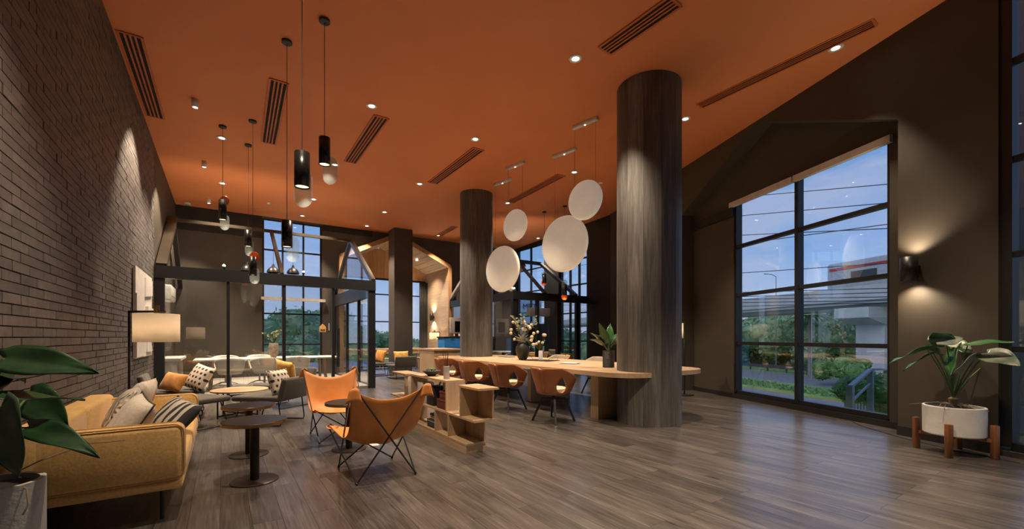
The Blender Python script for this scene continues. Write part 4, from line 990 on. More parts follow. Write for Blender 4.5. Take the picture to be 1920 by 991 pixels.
# ---- bucket chairs
b = NB('tan_leather'); nz = b.noise(4, 4); b.color(b.ramp(nz, [(.3, (.27, .085, .024)), (.7, (.38, .125, .038))])); b.rough(.42); b.bump(b.noise(70, 3), .12, .003)
simple('cream_liner', (.42, .35, .25), .85)
def shell_pt(ph, t, off=0.0):
    # ph: angle from the back centre (radians), t: 0 bottom .. 1 rim
    a = abs(ph)
    rim = .80 if a < .9 else .80-.15*min(1, (a-.9)/1.0)
    if a > 1.25: rim -= .0
    zb = .425; z = zb+(rim-zb)*t
    R_ = (.235+.10*t**.75)-off
    if a < 1.0: R_ += .03*t*(1-a)
    return Vector((R_*1.03*math.sin(ph), -R_*.95*math.cos(ph), z))
def half_shell(sgn, off, thick):
    PH0, PH1 = 0.0, 2.35
    hc, hr = Vector((.98, .30)), (.29, .25)
    def dom(rho, al):
        c, s = math.cos(al), math.sin(al)
        # teardrop boundary (point up)
        hx = hr[0]*c*(1 if s < 0 else (1-.62*s**1.7)); hy = hr[1]*s*(1 if s < 0 else 1.45)
        inner = Vector((hc.x+hx, hc.y+hy))
        # outer rectangle boundary along the same direction
        dx = c; dyy = s*.8
        tx = ((PH1-hc.x) if dx > 0 else (hc.x-PH0))/max(abs(dx), 1e-6); ty = ((1-hc.y) if dyy > 0 else hc.y)/max(abs(dyy), 1e-6)
        k = min(tx, ty); outer = Vector((hc.x+dx*k, hc.y+dyy*k))
        return inner.lerp(outer, rho)
    def f(a, q):
        d = dom(a, q*2*math.pi)
        return shell_pt(sgn*d.x, min(max(d.y, 0), 1), off)
    return MB().grid(f, 6, 56, thick)
def bucket_mesh():
    parts = []
    parts.append(('shell', half_shell(1, 0, .012).mesh('shell'), 'tan_leather')); parts.append(('shell', half_shell(-1, 0, .012).mesh('shell'), 'tan_leather'))
    parts.append(('liner', half_shell(1, .017, .008).mesh('liner'), 'cream_liner')); parts.append(('liner', half_shell(-1, .017, .008).mesh('liner'), 'cream_liner'))
    parts.append(('seat_pan', MB().lathe([(.001, .395), (.16, .395), (.225, .41), (.242, .43), (.20, .432), (.001, .432)], 32).mesh('seat_pan'), 'tan_leather'))
    parts.append(('seat', MB().lathe([(.001, .433), (.20, .433), (.222, .45), (.215, .49), (.16, .505), (.001, .51)], 32).mesh('seat'), 'cream_liner'))
    parts.append(('column', MB().lathe([(.028, .30), (.028, .395)], 14).mesh('column'), 'black_metal'))
    lg = MB(); lg.bar((.0, 0, .335), (.175, 0, .335), .03, .03); lg.bar((.165, 0, .345), (.315, 0, .0), .028, .032)
    parts.append(('leg', lg.mesh('leg'), 'black_metal'))
    for _, me, m in parts: me.materials.append(MATS[m])
    return parts
BK = bucket_mesh()
def bucket(loc, rz, label, group):
    t = thing('bucket_chair', label, 'chair', (loc[0], loc[1], 0), rz, group)
    for nm, me, m in BK:
        for k in range(4 if nm == 'leg' else 1):
            o = bpy.data.objects.new(nm, me); COL.objects.link(o); o.parent = t
            if nm == 'leg': o.rotation_euler = (0, 0, math.radians(38)+k*math.pi/2)
    return t
GF, GB = 'tan bucket chairs on the near side of the long table', 'tan bucket chairs on the far side of the long table'
FR = math.radians(-72)
for (x, y, l) in ((4.08, 4.93, 'tan leather bucket chair nearest to the front column'), (4.06, 6.12, 'tan leather bucket chair second from the front column'), (4.07, 7.30, 'tan leather bucket chair third from the front column'), (4.08, 8.45, 'tan leather bucket chair farthest along the near table side')):
    bucket((x, y), FR, l, GF)
for (x, y, l) in ((6.80, 5.45, 'bucket chair on the far table side behind the black planter'), (6.80, 6.75, 'bucket chair on the far table side behind the notebook'), (6.80, 8.1, 'bucket chair on the far table side behind the flower vase')):
    bucket((x, y), math.radians(95), l, GB)
# ---- things on the long table
simple('vase_black', (.018, .015, .013), .5, bump=.4, bscale=30); simple('flower_white', (.62, .55, .40), .8); simple('leaf_pale', (.42, .43, .33), .6); simple('leaf_olive', (.10, .12, .05), .6); simple('bark_tan', (.22, .12, .05), .7)
vp = atz(980, 674, TZ); fv = thing('flower_vase', 'dark round vase of dried cream flowers on the long table', 'vase', (vp.x, vp.y, TZ))
MB().lathe([(.07, 0), (.085, .01), (.13, .10), (.155, .20), (.15, .27), (.105, .345), (.085, .36), (.095, .375), (.085, .375), (.07, .35), (.001, .33)], 28).build('vase', 'vase_black', fv)
branch_bunch(fv, 10, .35, .62, .34, 'leaf_olive', 'bark_tan', .075, 11, 14)
rgf = random.Random(21); ball = MB().sphere((0, 0, 0), .032, 10, 7).mesh('flower_ball'); ball.materials.append(MATS['flower_white'])
for k in range(18):
    a = rgf.uniform(0, 6.28); rr = rgf.uniform(.10, .36); zz = rgf.uniform(.45, .82)
    sgn = RT*(rr*math.cos(a)*1.1)+FW*(-abs(rr*math.sin(a))*.5)
    o = bpy.data.objects.new('flower_ball', ball); COL.objects.link(o); o.parent = fv; o.location = (sgn.x, sgn.y, zz); o.scale = [rgf.uniform(.8, 1.25)]*3
    MB().tube([(0, 0, .34), (sgn.x*.5, sgn.y*.5, .34+(zz-.34)*.6), (sgn.x, sgn.y, zz)], .003, 5).build('flower_stem', 'leaf_olive', fv)
for k in range(9):
    a = -1.3+k*.33; d = RT*math.sin(a)+Vector((0, 0, math.cos(a)*.55+.2)); leaf(fv, Vector((0, 0, .40))-FW*.07, d-FW*.3, .23, .055, .3, 'leaf_pale', .3, .1, 'pale_leaf', 4)
leaf(fv, Vector((.0, 0, .42))+RT*.10, RT*.4+Vector((0, 0, -.5))-FW*.1, .30, .06, .1, 'leaf_mid', .4, .1, 'pale_leaf', 4)
tp = atz(1013, 675.5, TZ)
ty = thing('tray', 'thin dark wire-handled tray on the long table', 'tray', (tp.x, tp.y, TZ), .25)
MB().rbox(-.22, .22, -.35, .35, 0, .012, .005, 2).build('plate', 'table_dark', ty)
for s in (-1, 1): MB().tube([(-.15, s*.33, .01), (-.15, s*.345, .06), (.15, s*.345, .06), (.15, s*.33, .01)], .004, 6).build('handle', 'black_metal', ty)
bv = thing('bud_vase', 'slim white vase with dark green leaves on the tray', 'vase', (tp.x-.02, tp.y-.04, TZ+.0125))
MB().lathe([(.04, 0), (.045, .005), (.045, .18), (.035, .20), (.03, .19), (.001, .17)], 20).build('vase', 'white_plastic', bv)
for k in range(5):
    a = k*1.3; leaf(bv, (0, 0, .18), (math.cos(a)*.35, math.sin(a)*.35, 1), .28, .05, .15, 'leaf_dark', .4, .1, 'leaf', 4)
rgf = random.Random(4)
for k in range(9):
    p = Vector((0, 0, .30))+RT*rgf.uniform(-.22, .12)+Vector((0, 0, rgf.uniform(.0, .28))); o = bpy.data.objects.new('flower_ball', ball); COL.objects.link(o); o.parent = bv; o.location = p; MB().tube([(0, 0, .18), (p.x*.4, p.y*.4, .26), p], .003, 5).build('flower_stem', 'leaf_olive', bv)
np_ = atz(1069, 681.5, TZ); nb = thing('notebook', 'open white notebook lying on the long table', 'notebook', (np_.x, np_.y, TZ), .5)
MB().rbox(-.10, .10, -.14, .14, .004, .022, .003, 2).build('pages', 'white_plastic', nb); MB().box(-.13, .13, -.17, .17, 0, .004).build('cover', 'grey_fabric', nb)
p_ = atz(950, 669, TZ); tag(MB().rbox(-.12, .12, -.2, .2, 0, .012, .004, 2).build('desk_pad', 'steel'), 'flat grey pad lying far along the long table', 'pad').location = (p_.x, p_.y, TZ)
kp = Vector((5.02, 4.90, TZ)); kq = atz(1148, 689, TZ)
bpz = thing('potted_plant', 'green leafy plant in a ribbed black cylinder on the long table', 'plant', (kq.x+.02, kq.y+.1, TZ))
prof = [(.085, 0)]
for k in range(16): prof += [(.098, .004+k*.0165), (.092, .012+k*.0165)]
prof += [(.098, .272), (.085, .275), (.08, .25), (.001, .25)]
MB().lathe(prof, 28, smooth=False).build('pot', 'vase_black', bpz)
for k, (dx, L, w_, dr, m_) in enumerate(((-.55, .34, .13, .2, 'leaf_mid'), (-.25, .42, .13, .1, 'leaf_mid'), (.1, .40, .13, .1, 'leaf_mid'), (.55, .34, .14, .3, 'leaf_silver'), (-.8, .26, .13, .4, 'leaf_dark'), (.3, .3, .14, .4, 'leaf_dark'))):
    s0 = Vector((0, 0, .26)); d = RT*dx-FW*(.2 if k % 2 else -.3)+Vector((0, 0, 1)); e = s0+d.normalized()*.16
    stem(bpz, curve(s0, e, (0, 0, .0)), .006); leaf(bpz, e, d+RT*dx*.6, L*.85, w_*1.15, dr, m_, .5, .15)
# ---- floor lamp behind the near column
q_ = rw(1291, 732, .35); qw = RWM @ Vector((q_.x, .45, 0)); 
f2 = thing('floor_lamp', 'black floor lamp with a cream shade behind the front column', 'lamp', (qw.x, qw.y, 0))
hh = 1.63
drum_lamp(f2, 1.58, (-RT.x*.20, -RT.y*.20), .165, .32, dim=14)
# ================================================================ back zone: counter, stools, lounge chairs
cn = thing('reception_counter', 'light oak box counter beside the far column', 'counter', (5.45, 11.2, 0))
cx0 = atY(814, 660, 10.75).x; cx1 = atY(862, 660, 10.75).x; cy1 = min(atX(787, 660, cx0).y, 11.9)
cn.location = ((cx0+cx1)/2, (10.75+cy1)/2, 0)
MB().box(cx0, cx1, 10.75, cy1, 0, .88).bw('body', 'oak_z', cn); MB().box(cx0-.02, cx1+.02, 10.73, cy1+.02, .88, .92).bw('top', 'oak_x', cn)
simple('blue_laminate', (.03, .21, .62), .4); 
cb = thing('drawer_cabinet', 'bright blue drawer cabinet with a black top behind the counter', 'cabinet', (atY(842, 640, 12.6).x, 12.6, 0))
MB().box(-.28, .28, -.25, .25, 0, 1.22).build('body', 'blue_laminate', cb)
for k in range(4): d_ = MB().box(-.27, .27, -.262, -.2505, .06+k*.29, .33+k*.29).build('drawer', 'blue_laminate', cb); MB().box(-.06, .06, -.27, -.2625, .28+k*.29, .295+k*.29).build('handle', 'black_metal', d_)
MB().box(-.31, .7, -.28, .28, 1.22, 1.26).build('top', 'black_metal', cb); MB().box(.30, .7, -.2, .25, 0, 1.215).build('side_cabinet', 'black_metal', cb)
mo = thing('monitor', 'white-backed cash desk monitor on the blue cabinet', 'monitor', (atY(850, 610, 12.6).x+.12, 12.6, 1.26))
MB().rbox(-.25, .25, -.03, .03, .10, .62, .015, 2).build('casing', 'white_plastic', mo); MB().box(-.08, .20, -.034, -.0305, .14, .50).build('screen', 'tv_black', mo); MB().box(-.05, .05, -.02, .02, .012, .10).build('stand', 'black_metal', mo); MB().box(-.12, .12, -.08, .08, 0, .012).build('foot', 'black_metal', mo)
# bar table + stools in the bay
bt_ = thing('bar_table', 'long oak bar table along the bay window', 'table', (5.0, 16.55, 0))
MB().box(3.5, 6.6, 16.2, 16.75, .74, .80).bw('top', 'oak_x', bt_); MB().box(3.56, 6.54, 16.23, 16.27, .60, .74).bw('apron', 'oak_x', bt_)
for x in (3.53, 6.51): MB().box(x, x+.06, 16.21, 16.74, 0, .74).bw('leg', 'oak_z', bt_)
def stool(x, y, l):
    t = thing('bar_stool', l, 'stool', (x, y, 0), 0, 'light bentwood bar chairs in the bay')
    MB().rbox(-.2, .2, -.2, .2, .42, .455, .015, 2).build('seat', 'oak_x', t)
    for sx in (-1, 1):
        for sy in (-1, 1): MB().tube([(sx*.21, sy*.21, 0), (sx*.17, sy*.17, .42)], .013, 7).build('leg', 'oak_z', t)
    MB().tube([(-.18, -.19, .45)]+[(.18*-math.cos(a), -.21, .70+.10*math.sin(a)) for a in [math.pi*i/8 for i in range(9)]]+[(.18, -.19, .45)], .013, 7).build('back_hoop', 'oak_z', t)
for u, l in ((725, 'bentwood bar chair left of the square pillar'), (772, 'bentwood bar chair just right of the square pillar'), (793, 'bentwood bar chair at the right end of the bar table')):
    q = atY(u, 670, 15.85); stool(q.x, 15.85, l)
lc = lounge((4.25, 11.9), math.radians(5), 'black lounge chair with a mustard cushion before the square pillar', 'grey_fabric_dark', group='lounge chairs by the bay')
q = atz(751, 708, 0); lc.location = (q.x, q.y, 0)
pillow('cushion', .48, .32, .14, 'mustard_fabric', 'mustard cushion on the black lounge chair before the square pillar', (q.x, q.y-.12, .425+.08), (-.25, 0, math.radians(5)), 'cushions by the bay')
q2 = atz(712, 703, 0); lc2 = lounge((q2.x, q2.y, 0), math.radians(-80), 'grey lounge chair with an orange cushion at the glass corner', 'grey_fabric', group='lounge chairs by the bay')
pillow('cushion', .42, .42, .14, 'orange_fabric', 'orange cushion propped on the grey chair at the glass corner', (q2.x-.05, q2.y-.02, .425), (-.3, .1, math.radians(-60)), 'cushions by the bay')
# bay sconce and table lamp, curtain
def sconce(t, r, h_, stand, e):
    m = MB(); m.lathe([(r, -h_/2), (r, h_/2), (r-.004, h_/2), (r-.004, -h_/2), (r, -h_/2)], 28, (stand, 0, 0)); m.build('shade', 'black_metal', t)
    MB().box(.0, stand-r+.005, -.03, .03, -.05, .05).build('bracket', 'black_metal', t)
    for s in (-1, 1):
        MB().lathe([(.001, s*(h_/2-.035)), (r-.006, s*(h_/2-.035)), (r-.006, s*(h_/2-.03)), (.001, s*(h_/2-.03))], 20, (stand, 0, 0)).build('lens', 'warm_glow', t)
        lamp('sconce_bulb', 'SPOT', (stand, 0, s*(h_/2-.02)), e, t, WARM, .03, 130, .7, (0 if s < 0 else math.pi, 0, 0))
XS = 7.26-T
ys = atX(814, 594, XS).y; zsn = atX(814, 594, XS).z
sc1 = thing('wall_sconce', 'small black up-and-down wall light in the wooden bay', 'lamp', (XS-.002, ys, zsn), math.pi, 'black up-and-down wall lights'); sconce(sc1, .07, .28, .11, 60)
q = rw(1706, 505, .12)
sc2 = thing('wall_sconce', 'black cylinder up-and-down wall light on the pillar by the window', 'lamp', tuple(RWM @ Vector((q.x, .003, q.z))), math.atan2(ND.y, ND.x), 'black up-and-down wall lights'); sconce(sc2, .085, .30, .13, 55)
q = atX(815, 631, XS-.35)
tl_ = thing('floor_lamp', 'floor lamp with a white drum shade in the wooden bay', 'lamp', (XS-.14, q.y, 0)); drum_lamp(tl_, q.z+.20, (-.22, 0), .19, .27, dim=22)
cu = thing('curtain', 'dark gathered curtain beside the bay window', 'curtain', (6.96, YN-.2, .02))
MB().grid(lambda a, c: (-.17+.34*a, .05*math.sin(a*30), c*3.5), 40, 4, .006).build('cloth', 'grey_fabric_dark', cu)
# yellow sofa behind the table, before the right room
s2 = thing('sofa', 'low yellow sofa with pale cushions inside the right meeting room', 'sofa', (9.05, 11.25, 0), math.radians(0))
MB().rbox(-.85, .85, -.36, .36, .22, .42, .05, 3).build('seat_cushion', 'yellow_fabric', s2); MB().rbox(-.85, .85, -.42, -.26, .26, .74, .05, 3).build('back_cushion', 'yellow_fabric', s2)
s2.rotation_euler = (0, 0, math.radians(180))
for x in (-.75, .75):
    for y in (-.3, .3): MB().tube([(x, y, 0), (x, y, .23)], .014).build('leg', 'black_metal', s2)
    MB().rbox(x-.1, x+.1, -.38, .36, .26, .68, .05, 3).build('armrest', 'yellow_fabric', s2)
G2 = 'cushions on the far yellow sofa'
pillow('cushion', .42, .40, .14, 'cream_fabric', 'pale cushion at the left of the far yellow sofa', (8.72, 11.36, .43), (-.3, 0, math.radians(185)), G2); pillow('cushion', .46, .42, .14, 'cream_fabric', 'larger pale cushion at the right of the far yellow sofa', (9.35, 11.36, .43), (-.3, 0, math.radians(175)), G2)
pillow('cushion', .38, .28, .12, 'striped_fabric', 'black and cream striped cushion on the far yellow sofa', (9.05, 11.12, .43), (-.5, 0, math.radians(180)), G2)
# cable on the floor by the big window
pts = [RWM @ Vector((rw(u, v, .02+k).x, rw(u, v, .02+k).y, 0)) for u, v, k in ()]
pts = [atz(u, v, .004) for u, v in ((1592, 786), (1612, 797), (1650, 808), (1690, 820), (1740, 832), (1800, 846), (1850, 855), (1912, 867))]
tag(MB().tube(pts, .004, 6).build('power_cable', 'black_metal'), 'thin black cable trailing on the floor under the big window', 'cable')
# ================================================================ ceiling fixtures
GD = 'recessed ceiling downlights'
def ndir(u, v): return 'x'
DL = [((1079, 109), 'recessed downlight left of the near column top'), ((1567, 89), 'recessed downlight by the long slot vent at upper right'), ((1285, 222), 'recessed downlight just right of the near column'),
      ((697, 198), 'recessed downlight above the short slot vent near the pendants'), ((891, 260), 'recessed downlight above the middle of the ceiling'), ((787, 344), 'recessed downlight left of the far column'),
      ((721, 397), 'recessed downlight beyond the glass room corner'), ((688, 423), 'small far downlight above the wooden bay'), ((567, 404), 'far downlight over the left meeting room window'), ((588, 373), 'far downlight behind the hanging pendants'),
      ((628, 308), 'downlight beside the tall pendant with the glass plate'), ((416, 258), 'downlight behind the leftmost pendant cord'), ((417, 343), 'downlight low on the leftmost pendant cord'), ((952, 380), 'downlight between the small hanging discs'),
      ((1077, 322), 'downlight above the upper right hanging disc'), ((1009, 446), 'far downlight behind the big hanging disc'), ((822, 441), 'far downlight by the wooden bay vent')]
def downlight(p, label, e=SPOT_W, spot=88):
    t = thing('downlight', label, 'lamp', (p.x, p.y, p.z-.012), 0, GD)
    MB().lathe([(.048, .0), (.085, .0), (.088, .006), (.085, .012), (.048, .012), (.048, .0)], 28).build('trim_ring', 'white_plastic', t)
    MB().lathe([(.001, .006), (.047, .006), (.047, .010), (.001, .010)], 24).build('lens', 'led', t)
    lamp('downlight_bulb', 'SPOT', (0, 0, -.012), e, t, WARM, .045, spot, .55)
for (u, v), l in DL: downlight(atc(u, v), l, SPOT_W*(.45 if u > 1500 else 1), 66 if u > 1500 else 88)
for i, (x, y, l) in enumerate(((.35, 3.2, 'recessed downlight over the near sofa end'), (2.9, 1.7, 'recessed downlight above the foreground floor'), (4.6, .6, 'recessed downlight above the foreground near the right window'), (1.0, -.9, 'recessed downlight behind the viewer'), (3.2, -1.6, 'recessed downlight behind the viewer by the right wall'))):
    downlight(Vector((x, y, ceil_z(x, y))), l, SPOT_W*(1.0 if x < .5 else .85))
for x, l in ((4.1, 'added unseen downlight in the left roof slope of the wooden bay'), (6.3, 'added unseen downlight in the right roof slope of the wooden bay')):  # unseen pair added in the bay roof to brighten the bay
    zz = 3.85+.96*(1-abs(x-APX)/(APX-3.17 if x < APX else 7.26-APX)); downlight(Vector((x, 16.0, zz-.03)), l, 260, 110)
for (u, v), l in (((366, 182), 'white surface spot nearest along the brick wall'), ((383, 298), 'white surface spot second along the brick wall'), ((392, 368), 'white surface spot farthest along the brick wall')):
    p = atc(u, v+4); t = thing('surface_spot', l, 'lamp', (p.x, p.y, CEIL-.13), 0, 'white surface spots along the brick wall')
    MB().lathe([(.036, 0), (.045, 0), (.045, .13), (.001, .13), (.036, .02), (.036, 0)], 20).build('body', 'white_plastic', t); MB().lathe([(.001, .012), (.035, .012), (.035, .016), (.001, .016)], 16).build('lens', 'led', t)
    lamp('spot_bulb', 'SPOT', (0, 0, -.01), SPOT_W*.8, t, WARM, .04, 80, .5, (math.radians(0), math.radians(14), 0))
p = atc(503, 380); sd = thing('smoke_detector', 'small white smoke detector over the left meeting room', 'detector', (p.x, p.y, CEIL-.04), 0, 'smoke detectors'); MB().lathe([(.02, 0), (.04, .012), (.05, .03), (.05, .04), (.001, .04)], 18).build('body', 'white_plastic', sd); MB().lathe([(.001, -.006), (.014, -.005), (.014, 0), (.001, 0)], 12).build('sensor', 'black_metal', sd)
p = atc(1126, 342); sd = thing('smoke_detector', 'small white smoke detector beside the near column', 'detector', (p.x, p.y, p.z-.04), 0, 'smoke detectors'); MB().lathe([(.02, 0), (.04, .012), (.05, .03), (.05, .04), (.001, .04)], 18).build('body', 'white_plastic', sd); MB().lathe([(.001, -.006), (.014, -.005), (.014, 0), (.001, 0)], 12).build('sensor', 'black_metal', sd)
p = atc(352, 381); cc = thing('dome_camera', 'small white security dome camera in the far left ceiling corner', 'camera', (p.x, p.y-.05, CEIL-.07)); MB().lathe([(.06, .02), (.075, .03), (.075, .07), (.001, .07)], 20).build('base', 'white_plastic', cc); MB().sphere((0, 0, .03), .05, 14, 8).build('dome', 'smoke_glass', cc)
# slot vents
def vent(a, b, wd, label, n=4):
    pa, pb = atc(*a), atc(*b); L = (pb-pa); Ln = L.length; ang = math.atan2(L.y, L.x)
    mid = (pa+pb)/2; tilt = 0
    t = thing('slot_vent', label, 'vent', mid, 0, 'linear ceiling slot vents')
    up = Vector((0, 0, 1)); d = L.normalized(); s = d.cross(up).normalized(); nn = s.cross(d).normalized()
    def o3(m, x0, x1, y0, y1, z0, z1, nm, mat):
        M = Matrix((( d.x, s.x, nn.x, 0), (d.y, s.y, nn.y, 0), (d.z, s.z, nn.z, 0), (0, 0, 0, 1))); m.box(x0, x1, y0, y1, z0, z1, M).build(nm, mat, t)
    h = wd/2
    o3(MB(), -Ln/2, Ln/2, -h+.02, h-.02, -.006, -.004, 'backing', 'slot_black')
    for y in (-1, 1): o3(MB(), -Ln/2-.02, Ln/2+.02, *sorted((y*h, y*(h-.03))), -.016, -.001, 'frame', 'grille_paint')
    for x in (-1, 1): o3(MB(), *sorted((x*Ln/2, x*(Ln/2+.03))), -h+.03, h-.03, -.016, -.001, 'frame', 'grille_paint')
    w = wd-.06; g = w/n
    for k in range(1, n): y = -w/2+k*g; o3(MB(), -Ln/2, Ln/2, y-g*.22, y+g*.22, -.014, -.0065, 'slat', 'grille_paint')
vent((243, 64), (291, 218), .26, 'slot vent beside the brick wall at upper left'); vent((523, 152), (504, 267), .26, 'slot vent between the two long pendant cords'); vent((715, 219), (657, 303), .26, 'slot vent below the left downlight')
vent((897, 279), (812, 342), .26, 'slot vent left of the far column top'); vent((1264, 3), (1136, 93), .26, 'slot vent above the near column'); vent((1637, 42), (1313, 197), .22, 'very long slot vent at the upper right'); vent((1052, 328), (958, 378), .24, 'slot vent behind the hanging discs'); vent((853, 424), (820, 443), .24, 'far slot vent left of the far column')
# ---- cylinder pendants with glass plates
simple('pendant_black', (.016, .015, .015), .25, .4); b = NB('orange_glass'); b.color((.75, .10, .012)); b.rough(.15)
b = NB('plate_glass'); tr = b.n('ShaderNodeBsdfTransparent', {'Color': (.90, .95, .96, 1)}).outputs[0]; dfu = b.n('ShaderNodeBsdfDiffuse', {'Color': (.50, .58, .58, 1)}).outputs[0]; tlu = b.n('ShaderNodeBsdfTranslucent', {'Color': (.55, .62, .62, 1)}).outputs[0]
mk_ = b.n('ShaderNodeMixShader', {0: .5, 1: dfu, 2: tlu}).outputs[0]; b.l(b.n('ShaderNodeMixShader', {0: .24, 1: tr, 2: mk_}).outputs[0], b.o.inputs[0]); b.t.nodes.remove(b.b)
GP = 'black cylinder pendants with glass plates'
def pendant(u, d, vtop, vbot, gtop, gbot, gside, label, disc=None, flip=False):
    p = atd(u, vtop, d); zt = EYE+(V0-vtop)*d/FPX; zb = EYE+(V0-vbot)*d/FPX; g1 = EYE+(V0-gtop)*d/FPX; g0 = EYE+(V0-gbot)*d/FPX
    t = thing('cylinder_pendant', label, 'lamp', (p.x, p.y, zb), 0, GP); cz = ceil_z(p.x, p.y); r = .062; H_ = zt-zb
    MB().lathe([(r, 0), (r, H_), (.02, H_), (.001, H_), (.001, H_-.01), (r-.005, H_-.01), (r-.005, 0), (r, 0)], 32).build('cylinder', 'pendant_black', t)
    MB().lathe([(.001, .012), (r-.007, .012), (r-.007, .018), (.001, .018)], 24).build('lens', 'warm_glow', t)
    MB().tube([(0, 0, H_), (0, 0, cz-zb-.02)], .0035, 6).build('cord', 'black_metal', t); MB().lathe([(.05, cz-zb-.035), (.06, cz-zb-.03), (.06, cz-zb-.001), (.001, cz-zb-.001)], 24).build('canopy', 'black_metal', t)
    # stadium plate
    w = .082; off = RT*gside*.03+FW*.085; hgt = g1-g0
    prof = [(w*math.cos(a), w*math.sin(a)+hgt-w) for a in [math.pi*i/12 for i in range(13)]]+[(w*math.cos(a), w*math.sin(a)+w) for a in [math.pi+math.pi*i/12 for i in range(13)]]
    m = MB(); n = len(prof); fr = [Vector((0, 0, g0-zb+q[1]))+RT*q[0]+off for q in prof]; bk = [v-FW*.010 for v in fr]
    m.add(fr+bk, [tuple(range(n)), tuple(range(2*n-1, n-1, -1))]+[(i, (i+1) % n, n+(i+1) % n, n+i) for i in range(n)]).build('glass_plate', 'plate_glass', t)
    if disc:
        zc = EYE+(V0-disc)*d/FPX-zb
        c = RT*(.035*gside)+FW*.074; MM = Matrix.Translation(c+Vector((0, 0, zc))) @ Matrix(((RT.x, FW.x, 0, 0), (RT.y, FW.y, 0, 0), (0, 0, 1, 0), (0, 0, 0, 1))) @ Matrix.Rotation(math.pi/2, 4, 'X')
        MB().lathe([(.001, -.008), (.085, -.008), (.09, 0), (.085, .008), (.001, .008)], 28, M=MM).build('orange_disc', 'orange_glass', t)
    lamp('pendant_bulb', 'SPOT', (0, 0, .005), 14, t, WARM, .03, 95, .6)
k_ = FPX*(CEIL-EYE)
pendant(608.5, k_/(V0-37), 258, 309, 288, 341, 1, 'tall pendant on the right of the left group')
pendant(566.5, 3.67, 286, 351, 314, 383, -1, 'largest and nearest pendant of the left group')
pendant(538, k_/(V0-77), 414, 463, 440, 489, 1, 'pendant hanging lowest before the window')
pendant(474, k_/(V0-226), 481, 516, 500, 531, -.6, 'orange-capped pendant hanging lowest on the left', 480)
pendant(465.5, k_/(V0-271), 432, 462, 445, 478, -1, 'dark pendant just above the low orange-capped one')
pendant(417.5, k_/(V0-236), 375, 412, 400, 429, -.6, 'leftmost pendant with an orange cap', 374)
pendant(1020.5, 12.6, 513, 531, 508, 520, 0, 'far pendant with an orange tip left of the big disc', 529)
pendant(1059, 12.2, 533, 553, 523, 540, 0, 'far pendant with an orange tip under the big disc', 556)
# ---- hanging white discs
b = NB('disc_white'); b.color(b.ramp(b.noise(3, 3), [(.3, (.66, .60, .51)), (.7, (.74, .68, .59))])); b.rough(.5); b.b.inputs['Emission Color'].default_value = (1, .88, .70, 1); b.b.inputs['Emission Strength'].default_value = .20  # faint even emission added to brighten the discs
GW = 'white hanging discs over the long table'
def disc(ub, vb, uc, vc, v0_, v1_, label, rot=12):
    pb = atc(ub, vb); d = depth(pb); c = atd(uc, vc, d); r = (v1_-v0_)/2*d/FPX*1.0
    pb = Vector((c.x, c.y, ceil_z(c.x, c.y)))
    t = thing('disc_pendant', label, 'lamp', (c.x, c.y, c.z), math.radians(rot), GW)
    th = .085 if r < .45 else .12
    prof = [(.001, -th)]+[(r*math.sin(a), -th*math.cos(a)**.9) for a in [math.pi/2*i/9 for i in range(1, 9)]]
    prof = [(.001, -th*.95)]+[(r*.985*q, -th*.95*math.sqrt(max(0, 1-q*q*.97))-.012) for q in (.25, .45, .62, .76, .87, .95, 1.0)]
    full = prof+[(r, -.006), (r, .006)]+[(a, -z) for a, z in reversed(prof)]
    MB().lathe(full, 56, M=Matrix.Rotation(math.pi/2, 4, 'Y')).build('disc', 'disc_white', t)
    dz = pb.z-c.z; w2 = min(.24, r*.62)
    MB().rbox(-.035, .035, -w2-.04, w2+.04, dz-.055, dz-.001, .004, 2).build('canopy', 'white_plastic', t)
    for s in (-1, 1): MB().tube([(0, s*w2, math.sqrt(r*r-w2*w2)-.01), (0, s*w2, dz-.05)], .003, 6).build('wire', 'gold_metal', t)
    MB().lathe([(.001, 0), (.012, 0), (.012, .004), (.001, .004)], 12, (0, 0, dz-.0595)).build('canopy_glint', 'led', t)  # emissive dot put in for a downlight glint under the canopy
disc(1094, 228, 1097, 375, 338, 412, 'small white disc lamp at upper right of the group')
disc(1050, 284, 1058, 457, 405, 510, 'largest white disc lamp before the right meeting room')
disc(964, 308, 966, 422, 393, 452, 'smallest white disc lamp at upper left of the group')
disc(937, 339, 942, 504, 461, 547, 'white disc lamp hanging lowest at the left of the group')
# ================================================================ outdoors
GZ = -3.3
simple('asphalt', (.30, .30, .31), .85, scale=1); simple('grass_ground', (.30, .44, .13), .95, var=.35, scale=.6); simple('hedge_green', (.045, .085, .03), .9, var=.4, scale=2); simple('viaduct', (.50, .51, .52), .8, var=.12, scale=.5); simple('rail_dark', (.05, .055, .06), .6)
simple('galvanised', (.30, .33, .35), .5, .3); simple('house_wall', (.55, .53, .50), .8); simple('roof_tile', (.40, .13, .06), .8); simple('blue_wall', (.05, .16, .34), .6); simple('train_body', (.42, .44, .47), .35); simple('train_red', (.5, .03, .03), .4); simple('train_window', (.03, .035, .04), .2); simple('trunk_grey', (.25, .24, .22), .9)
simple('curb_line', (.55, .36, .06), .8); simple('cone_orange', (.8, .2, .02), .6); simple('sign_letter', (.04, .06, .12), .6); simple('louver_white', (.50, .54, .60), .6); simple('tower_blue', (.42, .60, .85), .6)
g = MB().box(-300, 300, -300, 300, GZ-.3, GZ-.02).build('floor_ground', 'grass_ground'); struct(g, 'grassy ground outside')
def nat(u, v): q = RWI @ atz(u, v, GZ); return q.y
S0, S1_ = -60, 160
def strip(n0, n1, z, mat, label, zb=GZ-.02): struct(MB().box(S0, S1_, min(n0, n1), max(n0, n1), zb, z, RWM).build('floor_road', mat), label)
n1, n2, n3, n4 = nat(1430, 752), nat(1430, 731), nat(1430, 713), nat(1430, 695)
